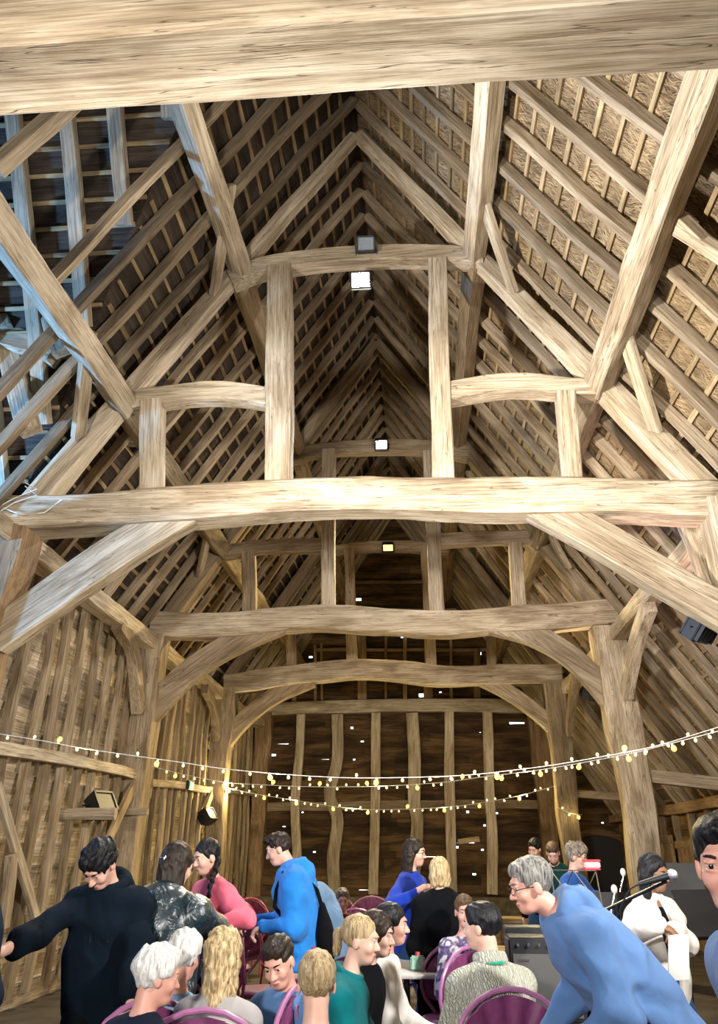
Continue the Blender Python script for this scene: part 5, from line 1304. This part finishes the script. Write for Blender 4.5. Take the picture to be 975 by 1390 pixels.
# other small microphones behind
for px, py, Y, lab in ((834, 1207, 7.4, 'small stand with a pale microphone left of the second right post'), (846, 1184, 8.4, 'thin boom stand with a small bright microphone before the second right post')):
    p = at(px, py, Y); root = empty('microphone_stand', (p.x - .1, p.y, 0)); mb = MB(); mb.tube([(0, 0, .28), (0, 0, p.z - .3)], .01, 8); mb.build('pole', M['black_metal'], root); tripod(root, None)
    mb = MB(); mb.tube([(0, 0, p.z - .3), (.1, 0, p.z - .03)], .007, 6); mb.build('boom', M['chrome'], root)
    mb = MB(); mb.ball((.1, 0, p.z), .03, 12, 8, sc=(.9, .9, 1.2)); mb.build('microphone', M['white_cable'], root); tag(root, lab, 'microphone stand')
p = at(850, 1180, 5.9)
p = at(803, 1173, 6.66); p.z = c_.z + .125 + .053; root = empty('tub', p)
mb = MB(); mb.box((0, 0, -.015), (.12, .09, .045), bev=.008); mb.build('body', plain('clear_tub', (.75, .45, .45), rough=.2), root)
mb = MB(); mb.box((0, 0, .014), (.13, .10, .014), bev=.005); mb.build('lid', plain('red_plastic', (.75, .04, .05), rough=.35), root)
mb = MB(); mb.box((0, -.0, -.043), (.12, .09, .014), bev=.005); mb.build('base', plain('red_plastic_dark', (.65, .03, .06), rough=.35), root)
tag(root, 'small clear tub with a red lid on the open music stand', 'tub')
# amplifier, mixer case and the low wooden platform
Yp = 8.6
pl = at(690, 1262, Yp)
root = empty('platform', (1.0, 9.6, 0)); mb = MB()
for i in range(8): mb.box((0, -.85 + i * .24, .545), (1.5, .225, .04), bev=.004)
mb.build('deck', M['plank_pale'], root)
mb = MB(); mb.box((0, -.93, .27), (1.5, .04, .50)); mb.build('front_board', M['plank_pale'], root)
for sx_ in (-.69, .69):
    for sy in (-.85, .85): mb = MB(); mb.box((sx_, sy, .262), (.08, .08, .524)); mb.build('leg', M['oak_rafter'], root)
tag(root, 'low pale plank platform behind the grey-haired man', 'platform')
root = empty('bench', (1.65, 12.6, 0)); mb = MB(); mb.box((0, 0, .68), (2.4, .45, .06), bev=.01); mb.build('seat', M['plank_pale'], root)
for sx_ in (-1.1, 0, 1.1): mb = MB(); mb.box((sx_, 0, .325), (.08, .4, .65)); mb.build('leg', M['plank_pale'], root)
mb = MB(); mb.box((0, -.19, .45), (2.3, .03, .36)); mb.build('apron', M['plank_pale'], root)
tag(root, 'long plain wooden bench before the foot of the end wall', 'bench')
a_ = at(737, 1289, 5.9); zt = at(737, 1271, 5.9).z
root = empty('stage_box', (a_.x, 5.95, 0)); mb = MB(); mb.box((0, 0, (zt - .46) / 2), (.5, .36, zt - .46), bev=.01); mb.build('case', M['black'], root); tag(root, 'black box under the grey amplifier', 'box')
root = empty('amplifier', (a_.x, 5.95, zt - .46)); mb = MB(); mb.box((0, 0, .23), (.46, .28, .46), bev=.012); mb.build('cabinet', M['black'], root)
mb = MB(); mb.box((0, -.146, .20), (.41, .008, .34)); mb.build('grille_cloth', plain('grille_cloth', (.09, .09, .09), rough=.9, nscale=300, noise_amt=.4), root)
mb = MB(); mb.box((-.14, -.152, .335), (.07, .004, .014)); mb.build('badge', M['chrome'], root)
for k in range(6): mb = MB(); mb.tube([(-.17 + k * .068, -.14, .42), (-.17 + k * .068, -.165, .42)], .010, 8); mb.build('knob', M['chrome'], root)
tag(root, 'small amplifier with a dark grey grille cloth below the mixer case', 'amplifier')
m_ = at(722, 1275, 6.35); root = empty('mixer_case', (m_.x, 6.25, m_.z)); mb = MB(); mb.box((0, 0, .045), (.40, .24, .09), bev=.008); mb.build('case', M['black'], root)
for k in range(4):
    mb = MB(); mb.ball((-.16 + k * .10, -.122, .05), .009, 8, 6); mb.build('corner_stud', M['chrome'], root)
tag(root, 'flat black equipment case with bright studs beside the leaning man', 'case')
root = empty('stand_box', (m_.x, 6.28, 0)); mb = MB(); mb.box((0, 0, m_.z / 2 - .001), (.34, .2, m_.z - .002), bev=.01); mb.build('case', M['black'], root); tag(root, 'dark crate carrying the flat equipment case', 'crate')
# things on the near table: bottle and tissue pack
tz = .74
root = empty('table', (.75, 7.3, 0)); mb = MB(); mb.box((0, 0, tz - .015), (.8, 1.0, .03), bev=.008); mb.build('table_top', M['white_cloth'], root)
for a in (-.32, .32):
    for b in (-.42, .42): mb = MB(); mb.tube([(a, b, tz - .03), (a, b, 0)], .014, 8); mb.build('leg', M['black_metal'], root)
tag(root, 'small pale table beside the smiling dark-haired woman', 'table')
b_ = at(567, 1296, 7.0); root = empty('carton', (b_.x, 7.0, .741)); mb = MB(); mb.box((0, 0, .05), (.115, .08, .10), bev=.012); mb.build('pack', plain('mint_plastic', (.35, .62, .50), rough=.4, noise_amt=.3, nscale=40), root)
mb = MB(); mb.tube([(0, 0, .10), (0, 0, .125)], [.022, .018], 10); mb.build('cap', plain('red_cap', (.7, .1, .1), rough=.4), root); tag(root, 'mint green carton with a red cap at the bottom centre', 'carton')
# papers held by the woman in the cardigan
c0 = at(914, 1268, 5.45); mb = MB()
for i, (dx, rz_) in enumerate(((0, 38), (.02, 30), (-.01, 46))):
    q = Matrix.Rotation(R(rz_), 3, 'Z') @ Matrix.Rotation(R(12), 3, 'X'); mb.box(c0 + Vector((dx, .006 * i, -.12)), (.15, .0018, .24), rot=q)
o = mb.build('papers', plain('paper', (.85, .85, .83), rough=.7, noise_amt=.03), smooth=False); tag(o, 'loose white papers in the hands of the woman in white', 'paper')
# pale hair clip on the dark hair
# plank door and boards leaning in the right aisle
X0 = 5.34
def aisle_panel(px0, px1, pytop, mat, lab, n, tone):
    a, b = atx(px0, pytop, X0), atx(px1, pytop, X0); y0, y1 = sorted((a.y, b.y)); zt = (a.z + b.z) / 2; root = empty('plank_panel', (X0, (y0 + y1) / 2, 0)); w = (y1 - y0)
    mb = MB()
    for i in range(n): mb.box((0, -w / 2 + w * (i + .5) / n, zt / 2), (.03, w / n - .012, zt), bev=.003)
    mb.build('planks', mat, root, smooth=False); [(lambda m_: (m_.box((-.03, 0, z_), (.03, w, .12)), m_.build('ledge', mat, root, smooth=False)))(MB()) for z_ in (zt - .08, .35)]; tag(root, lab, 'panel')
aisle_panel(886, 912, 1134, M['plank_pale'], 'pale ledged plank panel standing in the right aisle', 4, 1)
aisle_panel(918, 946, 1140, M['oak_brown'], 'greyish brown plank screen beside the pale panel, right aisle', 5, 1)
